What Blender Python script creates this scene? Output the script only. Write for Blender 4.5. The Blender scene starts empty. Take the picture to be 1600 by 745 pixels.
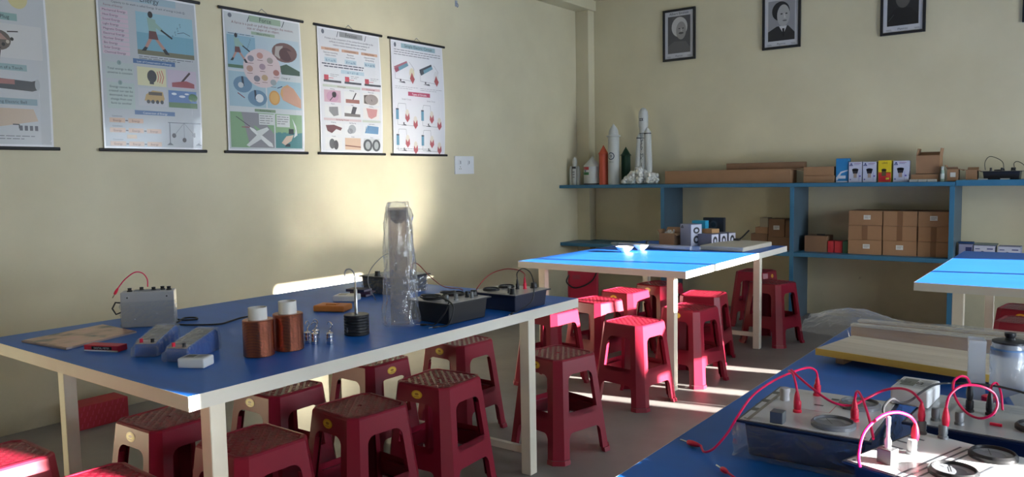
import bpy, math, random
from mathutils import Vector, Matrix, Euler
random.seed(7)
sc = bpy.context.scene
col = sc.collection
R = math.radians

# ------------------------------------------------------------------ camera
F_PX, PITCH, YAW, ROLL = 1215.29, -0.0793, -0.6464, -0.0176
cam_d = bpy.data.cameras.new('camera')
cam = bpy.data.objects.new('camera', cam_d)
col.objects.link(cam)
cam_d.sensor_fit = 'HORIZONTAL'
cam_d.sensor_width = 36.0
cam_d.lens = 36.0 * F_PX / 1600.0
cam_d.clip_start = 0.05
fw = Vector((math.sin(YAW) * math.cos(PITCH), math.cos(YAW) * math.cos(PITCH), math.sin(PITCH)))
rt = Vector((math.cos(YAW), -math.sin(YAW), 0))
up = rt.cross(fw)
r2 = math.cos(ROLL) * rt + math.sin(ROLL) * up
u2 = -math.sin(ROLL) * rt + math.cos(ROLL) * up
m3 = Matrix((r2, u2, -fw)).transposed()
cam.matrix_world = Matrix.Translation((4.4076, 0, 1.27)) @ m3.to_4x4()
sc.camera = cam

# ------------------------------------------------------------------ light
sc.view_settings.view_transform = 'Standard'
sc.view_settings.look = 'None'
sc.view_settings.exposure = 0.0
sc.cycles.blur_glossy = 0.0
sc.cycles.sample_clamp_indirect = 0.0
sc.view_settings.gamma = 1.0
sc.view_settings.use_curve_mapping = False
w = bpy.data.worlds.new('World')
sc.world = w
w.use_nodes = True
bg = w.node_tree.nodes['Background']
bg.inputs[0].default_value = (0.62, 0.78, 1.0, 1)
bg.inputs[1].default_value = 1.4

SUN_DIR = Vector((-1, -0.205, -0.2))
sd = bpy.data.lights.new('sun', 'SUN')
sd.energy = 80.0
sd.angle = R(0.6)
sd.color = (1.0, 0.955, 0.88)
so = bpy.data.objects.new('sun', sd)
so.rotation_euler = SUN_DIR.to_track_quat('-Z', 'Y').to_euler()
so.location = (9, 6, 3)
col.objects.link(so)

W_X = 6.4        # right wall
D_Y = 7.12       # back wall
F_Y = -2.4       # wall behind the camera
C_Z = 3.35
WINS = [(4.47, 6.10, 0.35, 1.87), (1.15, 1.93, 0.35, 1.87)]


def window_light(name, y, z, sy, sz, power, colr):
    d = bpy.data.lights.new(name, 'AREA')
    d.shape = 'RECTANGLE'
    d.size = sy
    d.size_y = sz
    d.energy = power
    d.color = colr
    d.spread = R(125)
    o = bpy.data.objects.new(name, d)
    o.rotation_euler = Vector((-1, 0, 0)).to_track_quat('-Z', 'Y').to_euler()
    o.location = (W_X - 0.04, y, z)
    col.objects.link(o)


window_light('daylight_far_window', 5.12, 1.15, 1.6, 1.4, 64, (0.80, 0.90, 1.0))
window_light('daylight_near_window', 1.43, 1.12, 0.62, 1.4, 41, (0.80, 0.90, 1.0))


# ------------------------------------------------------------------ materials
MATS = {}


def srgb(h):
    h = h.lstrip('#')
    c = [int(h[i:i + 2], 16) / 255 for i in (0, 2, 4)]
    return tuple((x / 12.92 if x <= 0.04045 else ((x + 0.055) / 1.055) ** 2.4) for x in c)


def mat(name, colr, rough=0.5, metal=0.0, spec=0.5, var=0.0, scale=8.0, bump=0.0, bscale=60.0, trans=0.0,
        coat=0.0, alpha=1.0, ior=1.45, sss=0.0, stretch=(1, 1, 1)):
    if name in MATS:
        return MATS[name]
    m = bpy.data.materials.new(name)
    m.use_nodes = True
    nt = m.node_tree
    b = nt.nodes['Principled BSDF']
    if isinstance(colr, str):
        colr = srgb(colr)
    b.inputs['Base Color'].default_value = (*colr, 1)
    b.inputs['Roughness'].default_value = rough
    b.inputs['Metallic'].default_value = metal
    b.inputs['Specular IOR Level'].default_value = spec
    b.inputs['Transmission Weight'].default_value = trans
    b.inputs['Coat Weight'].default_value = coat
    b.inputs['Coat Roughness'].default_value = 0.1
    b.inputs['Alpha'].default_value = alpha
    b.inputs['IOR'].default_value = ior
    if var or bump:
        tc = nt.nodes.new('ShaderNodeTexCoord')
        mp = nt.nodes.new('ShaderNodeMapping')
        mp.inputs['Scale'].default_value = stretch
        nt.links.new(tc.outputs['Object'], mp.inputs[0])
    if var:
        n = nt.nodes.new('ShaderNodeTexNoise')
        n.inputs['Scale'].default_value = scale
        n.inputs['Detail'].default_value = 4
        nt.links.new(mp.outputs[0], n.inputs['Vector'])
        mx = nt.nodes.new('ShaderNodeMix')
        mx.data_type = 'RGBA'
        mx.inputs[6].default_value = (*[c * (1 - var) for c in colr], 1)
        mx.inputs[7].default_value = (*[min(1, c * (1 + var)) for c in colr], 1)
        nt.links.new(n.outputs[0], mx.inputs[0])
        nt.links.new(mx.outputs[2], b.inputs['Base Color'])
    if bump:
        n2 = nt.nodes.new('ShaderNodeTexNoise')
        n2.inputs['Scale'].default_value = bscale
        n2.inputs['Detail'].default_value = 3
        nt.links.new(mp.outputs[0], n2.inputs['Vector'])
        bp = nt.nodes.new('ShaderNodeBump')
        bp.inputs['Strength'].default_value = bump
        bp.inputs['Distance'].default_value = 0.01
        nt.links.new(n2.outputs[0], bp.inputs['Height'])
        nt.links.new(bp.outputs[0], b.inputs['Normal'])
    MATS[name] = m
    return m


MUTE = False


def ink(h):
    if MUTE:
        c = srgb(h)
        g = sum(c) / 3
        c = tuple(0.03 + 0.80 * (0.80 * x + 0.20 * g) for x in c)
        return mat('chart_ink_' + h.lstrip('#'), c, 0.33, coat=0.35)
    return mat('ink_' + h.lstrip('#'), h, 0.35, coat=0.25)


def flat(h, rough=0.55):
    return mat('paint_' + h.lstrip('#'), h, rough)


def wall_material():
    m = mat('wall_paint', (0.60, 0.565, 0.345), 0.42, spec=0.45)
    nt = m.node_tree
    b = nt.nodes['Principled BSDF']
    tc = nt.nodes.new('ShaderNodeTexCoord')
    n = nt.nodes.new('ShaderNodeTexNoise')
    n.inputs['Scale'].default_value = 1.6
    n.inputs['Detail'].default_value = 5
    n.inputs['Roughness'].default_value = 0.55
    nt.links.new(tc.outputs['Object'], n.inputs['Vector'])
    r = nt.nodes.new('ShaderNodeValToRGB')
    r.color_ramp.elements[0].position = 0.3
    r.color_ramp.elements[0].color = (0.56, 0.505, 0.345, 1)
    r.color_ramp.elements[1].position = 0.7
    r.color_ramp.elements[1].color = (0.65, 0.59, 0.41, 1)
    nt.links.new(n.outputs[0], r.inputs[0])
    # scuffs: small dark dents and grime rising from the floor
    n2 = nt.nodes.new('ShaderNodeTexNoise')
    n2.inputs['Scale'].default_value = 5.0
    n2.inputs['Detail'].default_value = 8
    n2.inputs['Roughness'].default_value = 0.7
    nt.links.new(tc.outputs['Object'], n2.inputs['Vector'])
    r2_ = nt.nodes.new('ShaderNodeValToRGB')
    r2_.color_ramp.elements[0].position = 0.66
    r2_.color_ramp.elements[0].color = (0, 0, 0, 1)
    r2_.color_ramp.elements[1].position = 0.74
    r2_.color_ramp.elements[1].color = (1, 1, 1, 1)
    nt.links.new(n2.outputs[0], r2_.inputs[0])
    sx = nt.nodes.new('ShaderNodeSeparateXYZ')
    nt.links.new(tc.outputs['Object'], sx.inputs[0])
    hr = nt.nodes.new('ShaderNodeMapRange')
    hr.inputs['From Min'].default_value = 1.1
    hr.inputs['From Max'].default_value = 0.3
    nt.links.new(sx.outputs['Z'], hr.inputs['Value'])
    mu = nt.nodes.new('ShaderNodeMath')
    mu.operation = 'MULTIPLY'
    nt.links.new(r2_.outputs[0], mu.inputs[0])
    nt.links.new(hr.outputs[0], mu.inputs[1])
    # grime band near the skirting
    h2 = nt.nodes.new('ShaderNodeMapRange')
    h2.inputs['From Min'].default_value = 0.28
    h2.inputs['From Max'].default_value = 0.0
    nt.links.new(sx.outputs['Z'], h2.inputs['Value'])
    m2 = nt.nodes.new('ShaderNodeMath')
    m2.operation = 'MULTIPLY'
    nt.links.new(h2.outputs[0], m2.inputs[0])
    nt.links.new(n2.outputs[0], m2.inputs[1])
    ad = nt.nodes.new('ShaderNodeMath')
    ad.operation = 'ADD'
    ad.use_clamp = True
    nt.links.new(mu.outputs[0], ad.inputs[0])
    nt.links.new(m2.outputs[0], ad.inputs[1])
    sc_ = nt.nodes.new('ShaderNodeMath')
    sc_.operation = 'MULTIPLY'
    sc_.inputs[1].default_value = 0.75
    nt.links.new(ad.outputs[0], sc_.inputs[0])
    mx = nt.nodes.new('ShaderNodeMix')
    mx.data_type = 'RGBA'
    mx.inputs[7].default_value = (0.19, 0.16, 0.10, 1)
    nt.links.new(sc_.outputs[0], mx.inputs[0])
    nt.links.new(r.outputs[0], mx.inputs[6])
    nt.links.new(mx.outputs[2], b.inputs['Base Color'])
    bp = nt.nodes.new('ShaderNodeBump')
    bp.inputs['Strength'].default_value = 0.12
    bp.inputs['Distance'].default_value = 0.02
    nt.links.new(n.outputs[0], bp.inputs['Height'])
    nt.links.new(bp.outputs[0], b.inputs['Normal'])
    return m


def film_material(name, tint=(0.93, 0.95, 0.97), body=0.16, rough=0.08, cover=0.0):
    """clear polythene film: mostly see-through, with a glossy skin and a little milky body"""
    if name in MATS:
        return MATS[name]
    m = bpy.data.materials.new(name)
    m.use_nodes = True
    nt = m.node_tree
    for n in list(nt.nodes):
        nt.nodes.remove(n)
    out = nt.nodes.new('ShaderNodeOutputMaterial')
    tr = nt.nodes.new('ShaderNodeBsdfTransparent')
    tr.inputs[0].default_value = (*tint, 1)
    di = nt.nodes.new('ShaderNodeBsdfTranslucent')
    di.inputs[0].default_value = (0.85, 0.87, 0.9, 1)
    d2 = nt.nodes.new('ShaderNodeBsdfDiffuse')
    d2.inputs[0].default_value = (0.8, 0.82, 0.86, 1)
    md = nt.nodes.new('ShaderNodeMixShader')
    md.inputs[0].default_value = 0.5
    nt.links.new(di.outputs[0], md.inputs[1])
    nt.links.new(d2.outputs[0], md.inputs[2])
    m1 = nt.nodes.new('ShaderNodeMixShader')
    m1.inputs[0].default_value = body
    nt.links.new(tr.outputs[0], m1.inputs[1])
    nt.links.new(md.outputs[0], m1.inputs[2])
    gl = nt.nodes.new('ShaderNodeBsdfGlossy')
    gl.inputs['Roughness'].default_value = rough
    gl.inputs[0].default_value = (1, 1, 1, 1)
    tc = nt.nodes.new('ShaderNodeTexCoord')
    no = nt.nodes.new('ShaderNodeTexNoise')
    no.inputs['Scale'].default_value = 22
    no.inputs['Detail'].default_value = 3
    no.inputs['Distortion'].default_value = 1.2
    nt.links.new(tc.outputs['Object'], no.inputs['Vector'])
    bp = nt.nodes.new('ShaderNodeBump')
    bp.inputs['Strength'].default_value = 0.6
    bp.inputs['Distance'].default_value = 0.015
    nt.links.new(no.outputs[0], bp.inputs['Height'])
    lw = nt.nodes.new('ShaderNodeLayerWeight')
    lw.inputs['Blend'].default_value = 0.5
    fr = nt.nodes.new('ShaderNodeMath')
    fr.operation = 'POWER'
    fr.inputs[1].default_value = 3.5
    nt.links.new(bp.outputs[0], lw.inputs['Normal'])
    nt.links.new(lw.outputs['Facing'], fr.inputs[0])
    nt.links.new(bp.outputs[0], gl.inputs['Normal'])
    ma = nt.nodes.new('ShaderNodeMath')
    ma.operation = 'MULTIPLY_ADD'
    ma.inputs[1].default_value = 0.75
    ma.inputs[2].default_value = 0.05 + cover
    ma.use_clamp = True
    nt.links.new(fr.outputs[0], ma.inputs[0])
    m2 = nt.nodes.new('ShaderNodeMixShader')
    nt.links.new(ma.outputs[0], m2.inputs[0])
    nt.links.new(m1.outputs[0], m2.inputs[1])
    nt.links.new(gl.outputs[0], m2.inputs[2])
    nt.links.new(m2.outputs[0], out.inputs[0])
    MATS[name] = m
    return m


def stool_material(name, c, pattern=False):
    m = mat(name, c, 0.33, spec=0.40, var=0.08, scale=5)
    if pattern:
        nt = m.node_tree
        b = nt.nodes['Principled BSDF']
        tc = nt.nodes.new('ShaderNodeTexCoord')
        # rows of small embossed petals
        wv = []
        for ang in (45, -45):
            mp = nt.nodes.new('ShaderNodeMapping')
            mp.inputs['Rotation'].default_value = (0, 0, R(ang))
            nt.links.new(tc.outputs['Object'], mp.inputs[0])
            wn = nt.nodes.new('ShaderNodeTexWave')
            wn.wave_type = 'BANDS'
            wn.inputs['Scale'].default_value = 13.0
            wn.inputs['Distortion'].default_value = 0.25
            wn.inputs['Detail'].default_value = 0
            wn.inputs['Detail Scale'].default_value = 4
            nt.links.new(mp.outputs[0], wn.inputs['Vector'])
            wv.append(wn)
        mu = nt.nodes.new('ShaderNodeMath')
        mu.operation = 'MULTIPLY'
        nt.links.new(wv[0].outputs['Fac'], mu.inputs[0])
        nt.links.new(wv[1].outputs['Fac'], mu.inputs[1])
        rp = nt.nodes.new('ShaderNodeValToRGB')
        rp.color_ramp.elements[0].position = 0.22
        rp.color_ramp.elements[1].position = 0.36
        nt.links.new(mu.outputs[0], rp.inputs[0])
        bp = nt.nodes.new('ShaderNodeBump')
        bp.inputs['Strength'].default_value = 0.8
        bp.inputs['Distance'].default_value = 0.003
        nt.links.new(rp.outputs[0], bp.inputs['Height'])
        nt.links.new(bp.outputs[0], b.inputs['Normal'])
        # the raised petals are scuffed and duller than the valleys
        mr = nt.nodes.new('ShaderNodeMapRange')
        mr.inputs['To Min'].default_value = 0.24
        mr.inputs['To Max'].default_value = 0.6
        nt.links.new(rp.outputs[0], mr.inputs['Value'])
        nt.links.new(mr.outputs[0], b.inputs['Roughness'])
    return m


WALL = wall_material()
FLOOR = mat('cement_floor', (0.215, 0.20, 0.19), 0.48, spec=0.4, var=0.35, scale=3.2, bump=0.1, bscale=20)
CEIL = mat('ceiling_paint', (0.62, 0.60, 0.50), 0.7)
TOP = mat('blue_laminate', (0.007, 0.125, 0.52), 0.41, spec=0.45, var=0.22, scale=5, stretch=(0.6, 2.2, 1))
EDGE = mat('cream_edge_band', (0.62, 0.60, 0.54), 0.6, spec=0.25, var=0.12, scale=5)
LEG = mat('cream_leg_paint', (0.66, 0.62, 0.52), 0.5, var=0.14, scale=7)
SHELF = mat('blue_shelf_paint', (0.03, 0.14, 0.245), 0.45, var=0.2, scale=4)
STOOL = stool_material('maroon_plastic', (0.225, 0.008, 0.026))
SEAT = stool_material('maroon_plastic_embossed', (0.225, 0.008, 0.026), True)
CARD = mat('cardboard', (0.30, 0.165, 0.085), 0.75, var=0.15, scale=9)
CARD2 = mat('cardboard_dark', (0.20, 0.11, 0.06), 0.75, var=0.15, scale=9)
CARDIN = mat('cardboard_inside', (0.36, 0.23, 0.13), 0.8)
TAPE = mat('brown_packing_tape', (0.17, 0.08, 0.035), 0.3)
BLACK = mat('black_plastic', (0.012, 0.012, 0.014), 0.38)
NAVY = mat('navy_black_plastic', (0.014, 0.02, 0.045), 0.35)
GREYP = mat('grey_plastic', (0.16, 0.17, 0.18), 0.4)
WHITEP = mat('white_plastic', (0.72, 0.73, 0.74), 0.35)
PANEL = mat('instrument_panel', (0.55, 0.56, 0.58), 0.3, coat=0.3)
PANELD = mat('instrument_panel_grey', (0.40, 0.37, 0.36), 0.3, coat=0.3)
RED = mat('red_cable', (0.78, 0.008, 0.10), 0.3)
REDP = mat('red_plug', (0.72, 0.015, 0.06), 0.35)
CHROME = mat('chrome', (0.75, 0.75, 0.77), 0.15, metal=1)
STEEL = mat('steel', (0.5, 0.5, 0.52), 0.3, metal=1)
COPPER = mat('copper_wire', (0.40, 0.135, 0.08), 0.24, metal=0.95)
PAPER = mat('laminated_paper', (0.74, 0.74, 0.76), 0.3, coat=0.5)
FILM = film_material('clear_film')
FILMB = film_material('cloudy_bag', body=0.13, rough=0.10)
FROST = film_material('frosted_plastic', body=0.36, rough=0.25)
GLASS = mat('meter_glass', (1, 1, 1), 0.05, trans=1.0)


def coil_material():
    m = COPPER
    nt = m.node_tree
    b = nt.nodes['Principled BSDF']
    tc = nt.nodes.new('ShaderNodeTexCoord')
    wv = nt.nodes.new('ShaderNodeTexWave')
    wv.bands_direction = 'Z'
    wv.inputs['Scale'].default_value = 120
    wv.inputs['Distortion'].default_value = 0.4
    nt.links.new(tc.outputs['Object'], wv.inputs['Vector'])
    bp = nt.nodes.new('ShaderNodeBump')
    bp.inputs['Strength'].default_value = 0.35
    bp.inputs['Distance'].default_value = 0.002
    nt.links.new(wv.outputs['Fac'], bp.inputs['Height'])
    nt.links.new(bp.outputs[0], b.inputs['Normal'])


coil_material()


def wood_material(name, c1, c2, axis_stretch=(1.2, 22, 22), rough=0.55):
    m = mat(name, c1, rough)
    nt = m.node_tree
    b = nt.nodes['Principled BSDF']
    tc = nt.nodes.new('ShaderNodeTexCoord')
    mp = nt.nodes.new('ShaderNodeMapping')
    mp.inputs['Scale'].default_value = axis_stretch
    nt.links.new(tc.outputs['Object'], mp.inputs[0])
    n = nt.nodes.new('ShaderNodeTexNoise')
    n.inputs['Scale'].default_value = 1.6
    n.inputs['Detail'].default_value = 5
    n.inputs['Distortion'].default_value = 0.6
    nt.links.new(mp.outputs[0], n.inputs['Vector'])
    mx = nt.nodes.new('ShaderNodeMix')
    mx.data_type = 'RGBA'
    mx.inputs[6].default_value = (*c1, 1)
    mx.inputs[7].default_value = (*c2, 1)
    nt.links.new(n.outputs[0], mx.inputs[0])
    nt.links.new(mx.outputs[2], b.inputs['Base Color'])
    return m


WOOD = wood_material('pale_plank_wood', (0.44, 0.36, 0.27), (0.76, 0.69, 0.57))
WOODY = wood_material('yellow_edge_wood', (0.66, 0.40, 0.06), (0.78, 0.52, 0.12))
WOODB = wood_material('brown_beam_wood', (0.36, 0.20, 0.11), (0.55, 0.36, 0.22))


# ------------------------------------------------------------------ mesh builder
class MB:
    def __init__(s):
        s.v = []
        s.f = []
        s.m = []
        s.mats = []

    def mi(s, m):
        if m not in s.mats:
            s.mats.append(m)
        return s.mats.index(m)

    def face(s, pts, m, out=None):
        pts = [Vector(p) for p in pts]
        if out is not None:
            n = Vector((0, 0, 0))
            for i in range(len(pts)):
                n += pts[i].cross(pts[(i + 1) % len(pts)])
            if n.dot(Vector(out)) < 0:
                pts.reverse()
        i0 = len(s.v)
        s.v += pts
        s.f.append(list(range(i0, i0 + len(pts))))
        s.m.append(s.mi(m))

    def mesh(s, vs, fs, m, M=None):
        i0 = len(s.v)
        for p in vs:
            p = Vector(p)
            s.v.append(M @ p if M else p)
        k = s.mi(m)
        for f in fs:
            s.f.append([i0 + i for i in f])
            s.m.append(k)

    def box(s, x0, x1, y0, y1, z0, z1, m, M=None, taper=0.0):
        t = taper  # the bottom is smaller by t on each side
        vs = [(x0 + t, y0 + t, z0), (x1 - t, y0 + t, z0), (x1 - t, y1 - t, z0), (x0 + t, y1 - t, z0),
              (x0, y0, z1), (x1, y0, z1), (x1, y1, z1), (x0, y1, z1)]
        fs = [(3, 2, 1, 0), (4, 5, 6, 7), (0, 1, 5, 4), (1, 2, 6, 5), (2, 3, 7, 6), (3, 0, 4, 7)]
        s.mesh(vs, fs, m, M)
        return s

    def lathe(s, prof, m, n=24, M=None, c=(0, 0)):
        vs = []
        fs = []
        for (r, z) in prof:
            for i in range(n):
                a = 2 * math.pi * i / n
                vs.append((c[0] + max(r, 1e-5) * math.cos(a), c[1] + max(r, 1e-5) * math.sin(a), z))
        for j in range(len(prof) - 1):
            for i in range(n):
                k = (i + 1) % n
                fs.append((j * n + i, j * n + k, (j + 1) * n + k, (j + 1) * n + i))
        if prof[0][0] > 1e-4:
            fs.append(tuple(reversed(range(n))))
        if prof[-1][0] > 1e-4:
            fs.append(tuple(range((len(prof) - 1) * n, len(prof) * n)))
        s.mesh(vs, fs, m, M)
        return s

    def tube(s, pts, r, m, n=8, smooth_steps=0):
        pts = [Vector(p) for p in pts]
        if smooth_steps:
            pts = catmull(pts, smooth_steps)
        N = len(pts)
        vs = []
        fs = []
        prev = None
        for i, p in enumerate(pts):
            t = (pts[min(i + 1, N - 1)] - pts[max(i - 1, 0)]).normalized()
            if prev is None:
                a = Vector((0, 0, 1)) if abs(t.z) < 0.9 else Vector((1, 0, 0))
                u = t.cross(a).normalized()
            else:
                u = (prev - t * prev.dot(t)).normalized()
            prev = u
            v = t.cross(u)
            rr = r[i] if isinstance(r, (list, tuple)) and not smooth_steps else (r if not isinstance(r, (list, tuple)) else r[0])
            for k in range(n):
                an = 2 * math.pi * k / n
                vs.append(p + u * (rr * math.cos(an)) + v * (rr * math.sin(an)))
        for i in range(N - 1):
            for k in range(n):
                q = (k + 1) % n
                fs.append((i * n + k, i * n + q, (i + 1) * n + q, (i + 1) * n + k))
        fs.append(tuple(reversed(range(n))))
        fs.append(tuple(range((N - 1) * n, N * n)))
        s.mesh(vs, fs, m)
        return s

    def prism(s, poly, z0, z1, m, M=None):
        n = len(poly)
        vs = [(x, y, z0) for x, y in poly] + [(x, y, z1) for x, y in poly]
        fs = [tuple(reversed(range(n))), tuple(range(n, 2 * n))]
        for i in range(n):
            k = (i + 1) % n
            fs.append((i, k, n + k, n + i))
        s.mesh(vs, fs, m, M)
        return s

    def build(s, name, parent=None, bevel=0.0, smooth=False, loc=None, seg=2):
        me = bpy.data.meshes.new(name)
        me.from_pydata([tuple(p) for p in s.v], [], s.f)
        for m in s.mats:
            me.materials.append(m)
        me.polygons.foreach_set('material_index', s.m)
        if smooth:
            me.polygons.foreach_set('use_smooth', [True] * len(me.polygons))
            if smooth != 'full':
                me.set_sharp_from_angle(angle=R(38))
        me.update()
        o = bpy.data.objects.new(name, me)
        col.objects.link(o)
        if parent:
            o.parent = parent
        if loc:
            o.location = loc
        if bevel:
            b = o.modifiers.new('bevel', 'BEVEL')
            b.width = bevel
            b.segments = seg
            b.limit_method = 'ANGLE'
            b.angle_limit = R(50)
        return o


def catmull(P, k):
    out = []
    n = len(P)
    for i in range(n - 1):
        p0, p1, p2, p3 = P[max(i - 1, 0)], P[i], P[i + 1], P[min(i + 2, n - 1)]
        for j in range(k):
            t = j / k
            out.append(0.5 * ((2 * p1) + (p2 - p0) * t + (2 * p0 - 5 * p1 + 4 * p2 - p3) * t * t
                              + (3 * p1 - p0 - 3 * p2 + p3) * t * t * t))
    out.append(P[-1])
    return out


def tag(o, label=None, cat=None, group=None, kind=None):
    if label:
        o['label'] = label
    if cat:
        o['category'] = cat
    if group:
        o['group'] = group
    if kind:
        o['kind'] = kind
    return o


def thing(name, label, cat, loc=(0, 0, 0), rz=0.0, group=None):
    o = bpy.data.objects.new(name, None)
    o.empty_display_size = 0.1
    col.objects.link(o)
    o.location = loc
    o.rotation_euler = (0, 0, rz)
    return tag(o, label, cat, group)


def dup(root, loc, rz, label, group=None):
    r = root.copy()
    col.objects.link(r)
    r.location = loc
    r.rotation_euler = (0, 0, rz)
    r['label'] = label
    if group:
        r['group'] = group
    for ch in list(root.children):
        c = ch.copy()
        col.objects.link(c)
        c.parent = r
        for g in list(ch.children):
            d = g.copy()
            col.objects.link(d)
            d.parent = c
    return r


TXT = {}


def text_mesh(s):
    if s in TXT:
        return TXT[s]
    cu = bpy.data.curves.new('lettering', 'FONT')
    cu.body = s
    cu.size = 1.0
    cu.resolution_u = 2
    ob = bpy.data.objects.new('lettering', cu)
    me = bpy.data.meshes.new_from_object(ob)
    vs = [tuple(v.co) for v in me.vertices]
    fs = [tuple(p.vertices) for p in me.polygons]
    bpy.data.objects.remove(ob)
    bpy.data.curves.remove(cu)
    bpy.data.meshes.remove(me)
    x1 = max([v[0] for v in vs] or [0])
    TXT[s] = (vs, fs, x1)
    return TXT[s]


class Print:
    """flat printing on a surface: fn(u, v) -> (point, normal)"""
    def __init__(s, mb, fn, step=0.0004, maxcell=0.06):
        s.mb, s.fn, s.step, s.mc, s.L = mb, fn, step, maxcell, 1

    def P(s, u, v):
        p, n = s.fn(u, v)
        return Vector(p) + Vector(n) * (s.step * s.L)

    def up(s, n=1):
        s.L += n
        return s

    def poly(s, pts, c):
        m = ink(c) if isinstance(c, str) else c
        ps = [s.P(*p) for p in pts]
        s.mb.face(ps, m, s.fn(*pts[0])[1])

    def rect(s, u0, v0, u1, v1, c):
        m = ink(c) if isinstance(c, str) else c
        nu = max(1, math.ceil(abs(u1 - u0) / s.mc))
        nv = max(1, math.ceil(abs(v1 - v0) / s.mc))
        nn = s.fn(u0, v0)[1]
        for i in range(nu):
            for j in range(nv):
                a, b = u0 + (u1 - u0) * i / nu, u0 + (u1 - u0) * (i + 1) / nu
                c_, d = v0 + (v1 - v0) * j / nv, v0 + (v1 - v0) * (j + 1) / nv
                s.mb.face([s.P(a, c_), s.P(b, c_), s.P(b, d), s.P(a, d)], m, nn)

    def ell(s, u, v, ru, rv, c, n=20):
        s.poly([(u + ru * math.cos(2 * math.pi * i / n), v + rv * math.sin(2 * math.pi * i / n)) for i in range(n)], c)

    def line(s, pts, wd, c):
        for (a, b), (c0, d) in zip(pts[:-1], pts[1:]):
            L = math.hypot(c0 - a, d - b) or 1
            px, py = -(d - b) / L * wd / 2, (c0 - a) / L * wd / 2
            s.poly([(a + px, b + py), (c0 + px, d + py), (c0 - px, d - py), (a - px, b - py)], c)

    def text(s, t, u, v, size, c, align='c', vertical=False):
        vs, fs, w_ = text_mesh(t)
        off = {'c': -w_ / 2, 'l': 0, 'r': -w_}[align]
        m = ink(c) if isinstance(c, str) else c
        i0 = len(s.mb.v)
        for x, y, z in vs:
            if vertical:
                s.mb.v.append(s.P(u + y * size, v - (x + off) * size))
            else:
                s.mb.v.append(s.P(u + (x + off) * size, v + y * size))
        k = s.mb.mi(m)
        for f in fs:
            s.mb.f.append([i0 + i for i in f])
            s.mb.m.append(k)


def plane_fn(o, eu, ev):
    o, eu, ev = Vector(o), Vector(eu).normalized(), Vector(ev).normalized()
    n = eu.cross(ev)
    return lambda u, v: (o + eu * u + ev * v, n)


def struct(name, mb, **k):
    return tag(mb.build(name, **k), kind='structure')


# ------------------------------------------------------------------ room shell
struct('floor', MB().box(-0.15, W_X + 0.15, F_Y - 0.15, D_Y + 0.15, -0.1, 0, FLOOR))
struct('ceiling', MB().box(-0.15, W_X + 0.15, F_Y - 0.15, D_Y + 0.15, C_Z, C_Z + 0.1, CEIL))
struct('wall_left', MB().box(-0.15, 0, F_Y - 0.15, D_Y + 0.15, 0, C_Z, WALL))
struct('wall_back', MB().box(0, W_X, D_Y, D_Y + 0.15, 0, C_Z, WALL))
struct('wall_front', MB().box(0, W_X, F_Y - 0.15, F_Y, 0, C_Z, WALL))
rw = MB()
ys = [F_Y - 0.15] + [y for w_ in sorted(WINS) for y in w_[:2]] + [D_Y + 0.15]
for i in range(0, len(ys), 2):
    rw.box(W_X, W_X + 0.2, ys[i], ys[i + 1], 0, C_Z, WALL)
for (a, b, c, d) in WINS:
    rw.box(W_X, W_X + 0.2, a, b, 0, c, WALL)
    rw.box(W_X, W_X + 0.2, a, b, d, C_Z, WALL)
struct('wall_right', rw)
struct('trim_1', MB().box(0, 0.18, F_Y, D_Y, 2.965, C_Z, WALL), bevel=0.006)      # beam over the left wall
struct('trim_2', MB().box(0.18, W_X, D_Y - 0.05, D_Y, 3.06, C_Z, WALL), bevel=0.006)
struct('trim_3', MB().box(0, 0.155, 7.0, D_Y, 0, 2.965, WALL), bevel=0.006)      # corner pilaster
FRM = mat('window_frame_paint', (0.2, 0.22, 0.22), 0.5)
for k, (a, b, c, d) in enumerate(WINS):
    t = MB()
    t.box(W_X + 0.02, W_X + 0.07, a, a + 0.04, c, d, FRM)
    t.box(W_X + 0.02, W_X + 0.07, b - 0.04, b, c, d, FRM)
    t.box(W_X + 0.02, W_X + 0.07, a, b, c, c + 0.04, FRM)
    t.box(W_X + 0.02, W_X + 0.07, a, b, d - 0.03, d, FRM)
    if k == 0:
        t.box(W_X + 0.02, W_X + 0.07, 5.28, 5.32, c, d, FRM)
        t.box(W_X + 0.02, W_X + 0.07, 5.30, b, 1.725, d, FRM)  # unseen strip added under the head to keep sun off the left wall
        yy = a
        for (g0, g1) in ((4.62, 4.72), (4.76, 4.80), (5.00, 5.12), (5.58, 5.70)):     # gaps between unseen boards, added to cut the floor sun into streaks
            t.box(W_X + 0.03, W_X + 0.05, yy, g0, c, 0.98, FRM)
            yy = g1
        t.box(W_X + 0.03, W_X + 0.05, yy, b, c, 0.98, FRM)
    struct('window_%d' % (k + 1), t)

# ------------------------------------------------------------------ wall shelving
sh = thing('wall_shelving', 'blue painted shelving unit with upright dividers along the back wall', 'shelving', (0, 0, 0))
YS = 6.656
for (x0, x1, dz) in ((0.0, 3.55, 0), (3.55, W_X, 0.012)):
    MB().box(x0 + 0.002, x1 - 0.001, YS, D_Y - 0.002, 1.174 - 0.032, 1.174 + dz, SHELF).build('top_shelf', sh, bevel=0.003)
UPS = [1.15, 2.345, 3.53, 4.72, 5.9]
for x in UPS:
    u_ = MB().box(x - 0.015, x + 0.015, YS + 0.010, D_Y - 0.04, 0, 1.141, mat('shaded_side_blue_paint', (0.05, 0.085, 0.115), 0.5, var=0.25, scale=5)).build('upright', sh, bevel=0.003)  # side shade put into the colour; the uprights are the same blue paint
    MB().box(x - 0.017, x + 0.017, YS + 0.004, YS + 0.0098, 0, 1.141, SHELF).build('front_edge', u_, bevel=0.001)
px = 0.002
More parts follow.
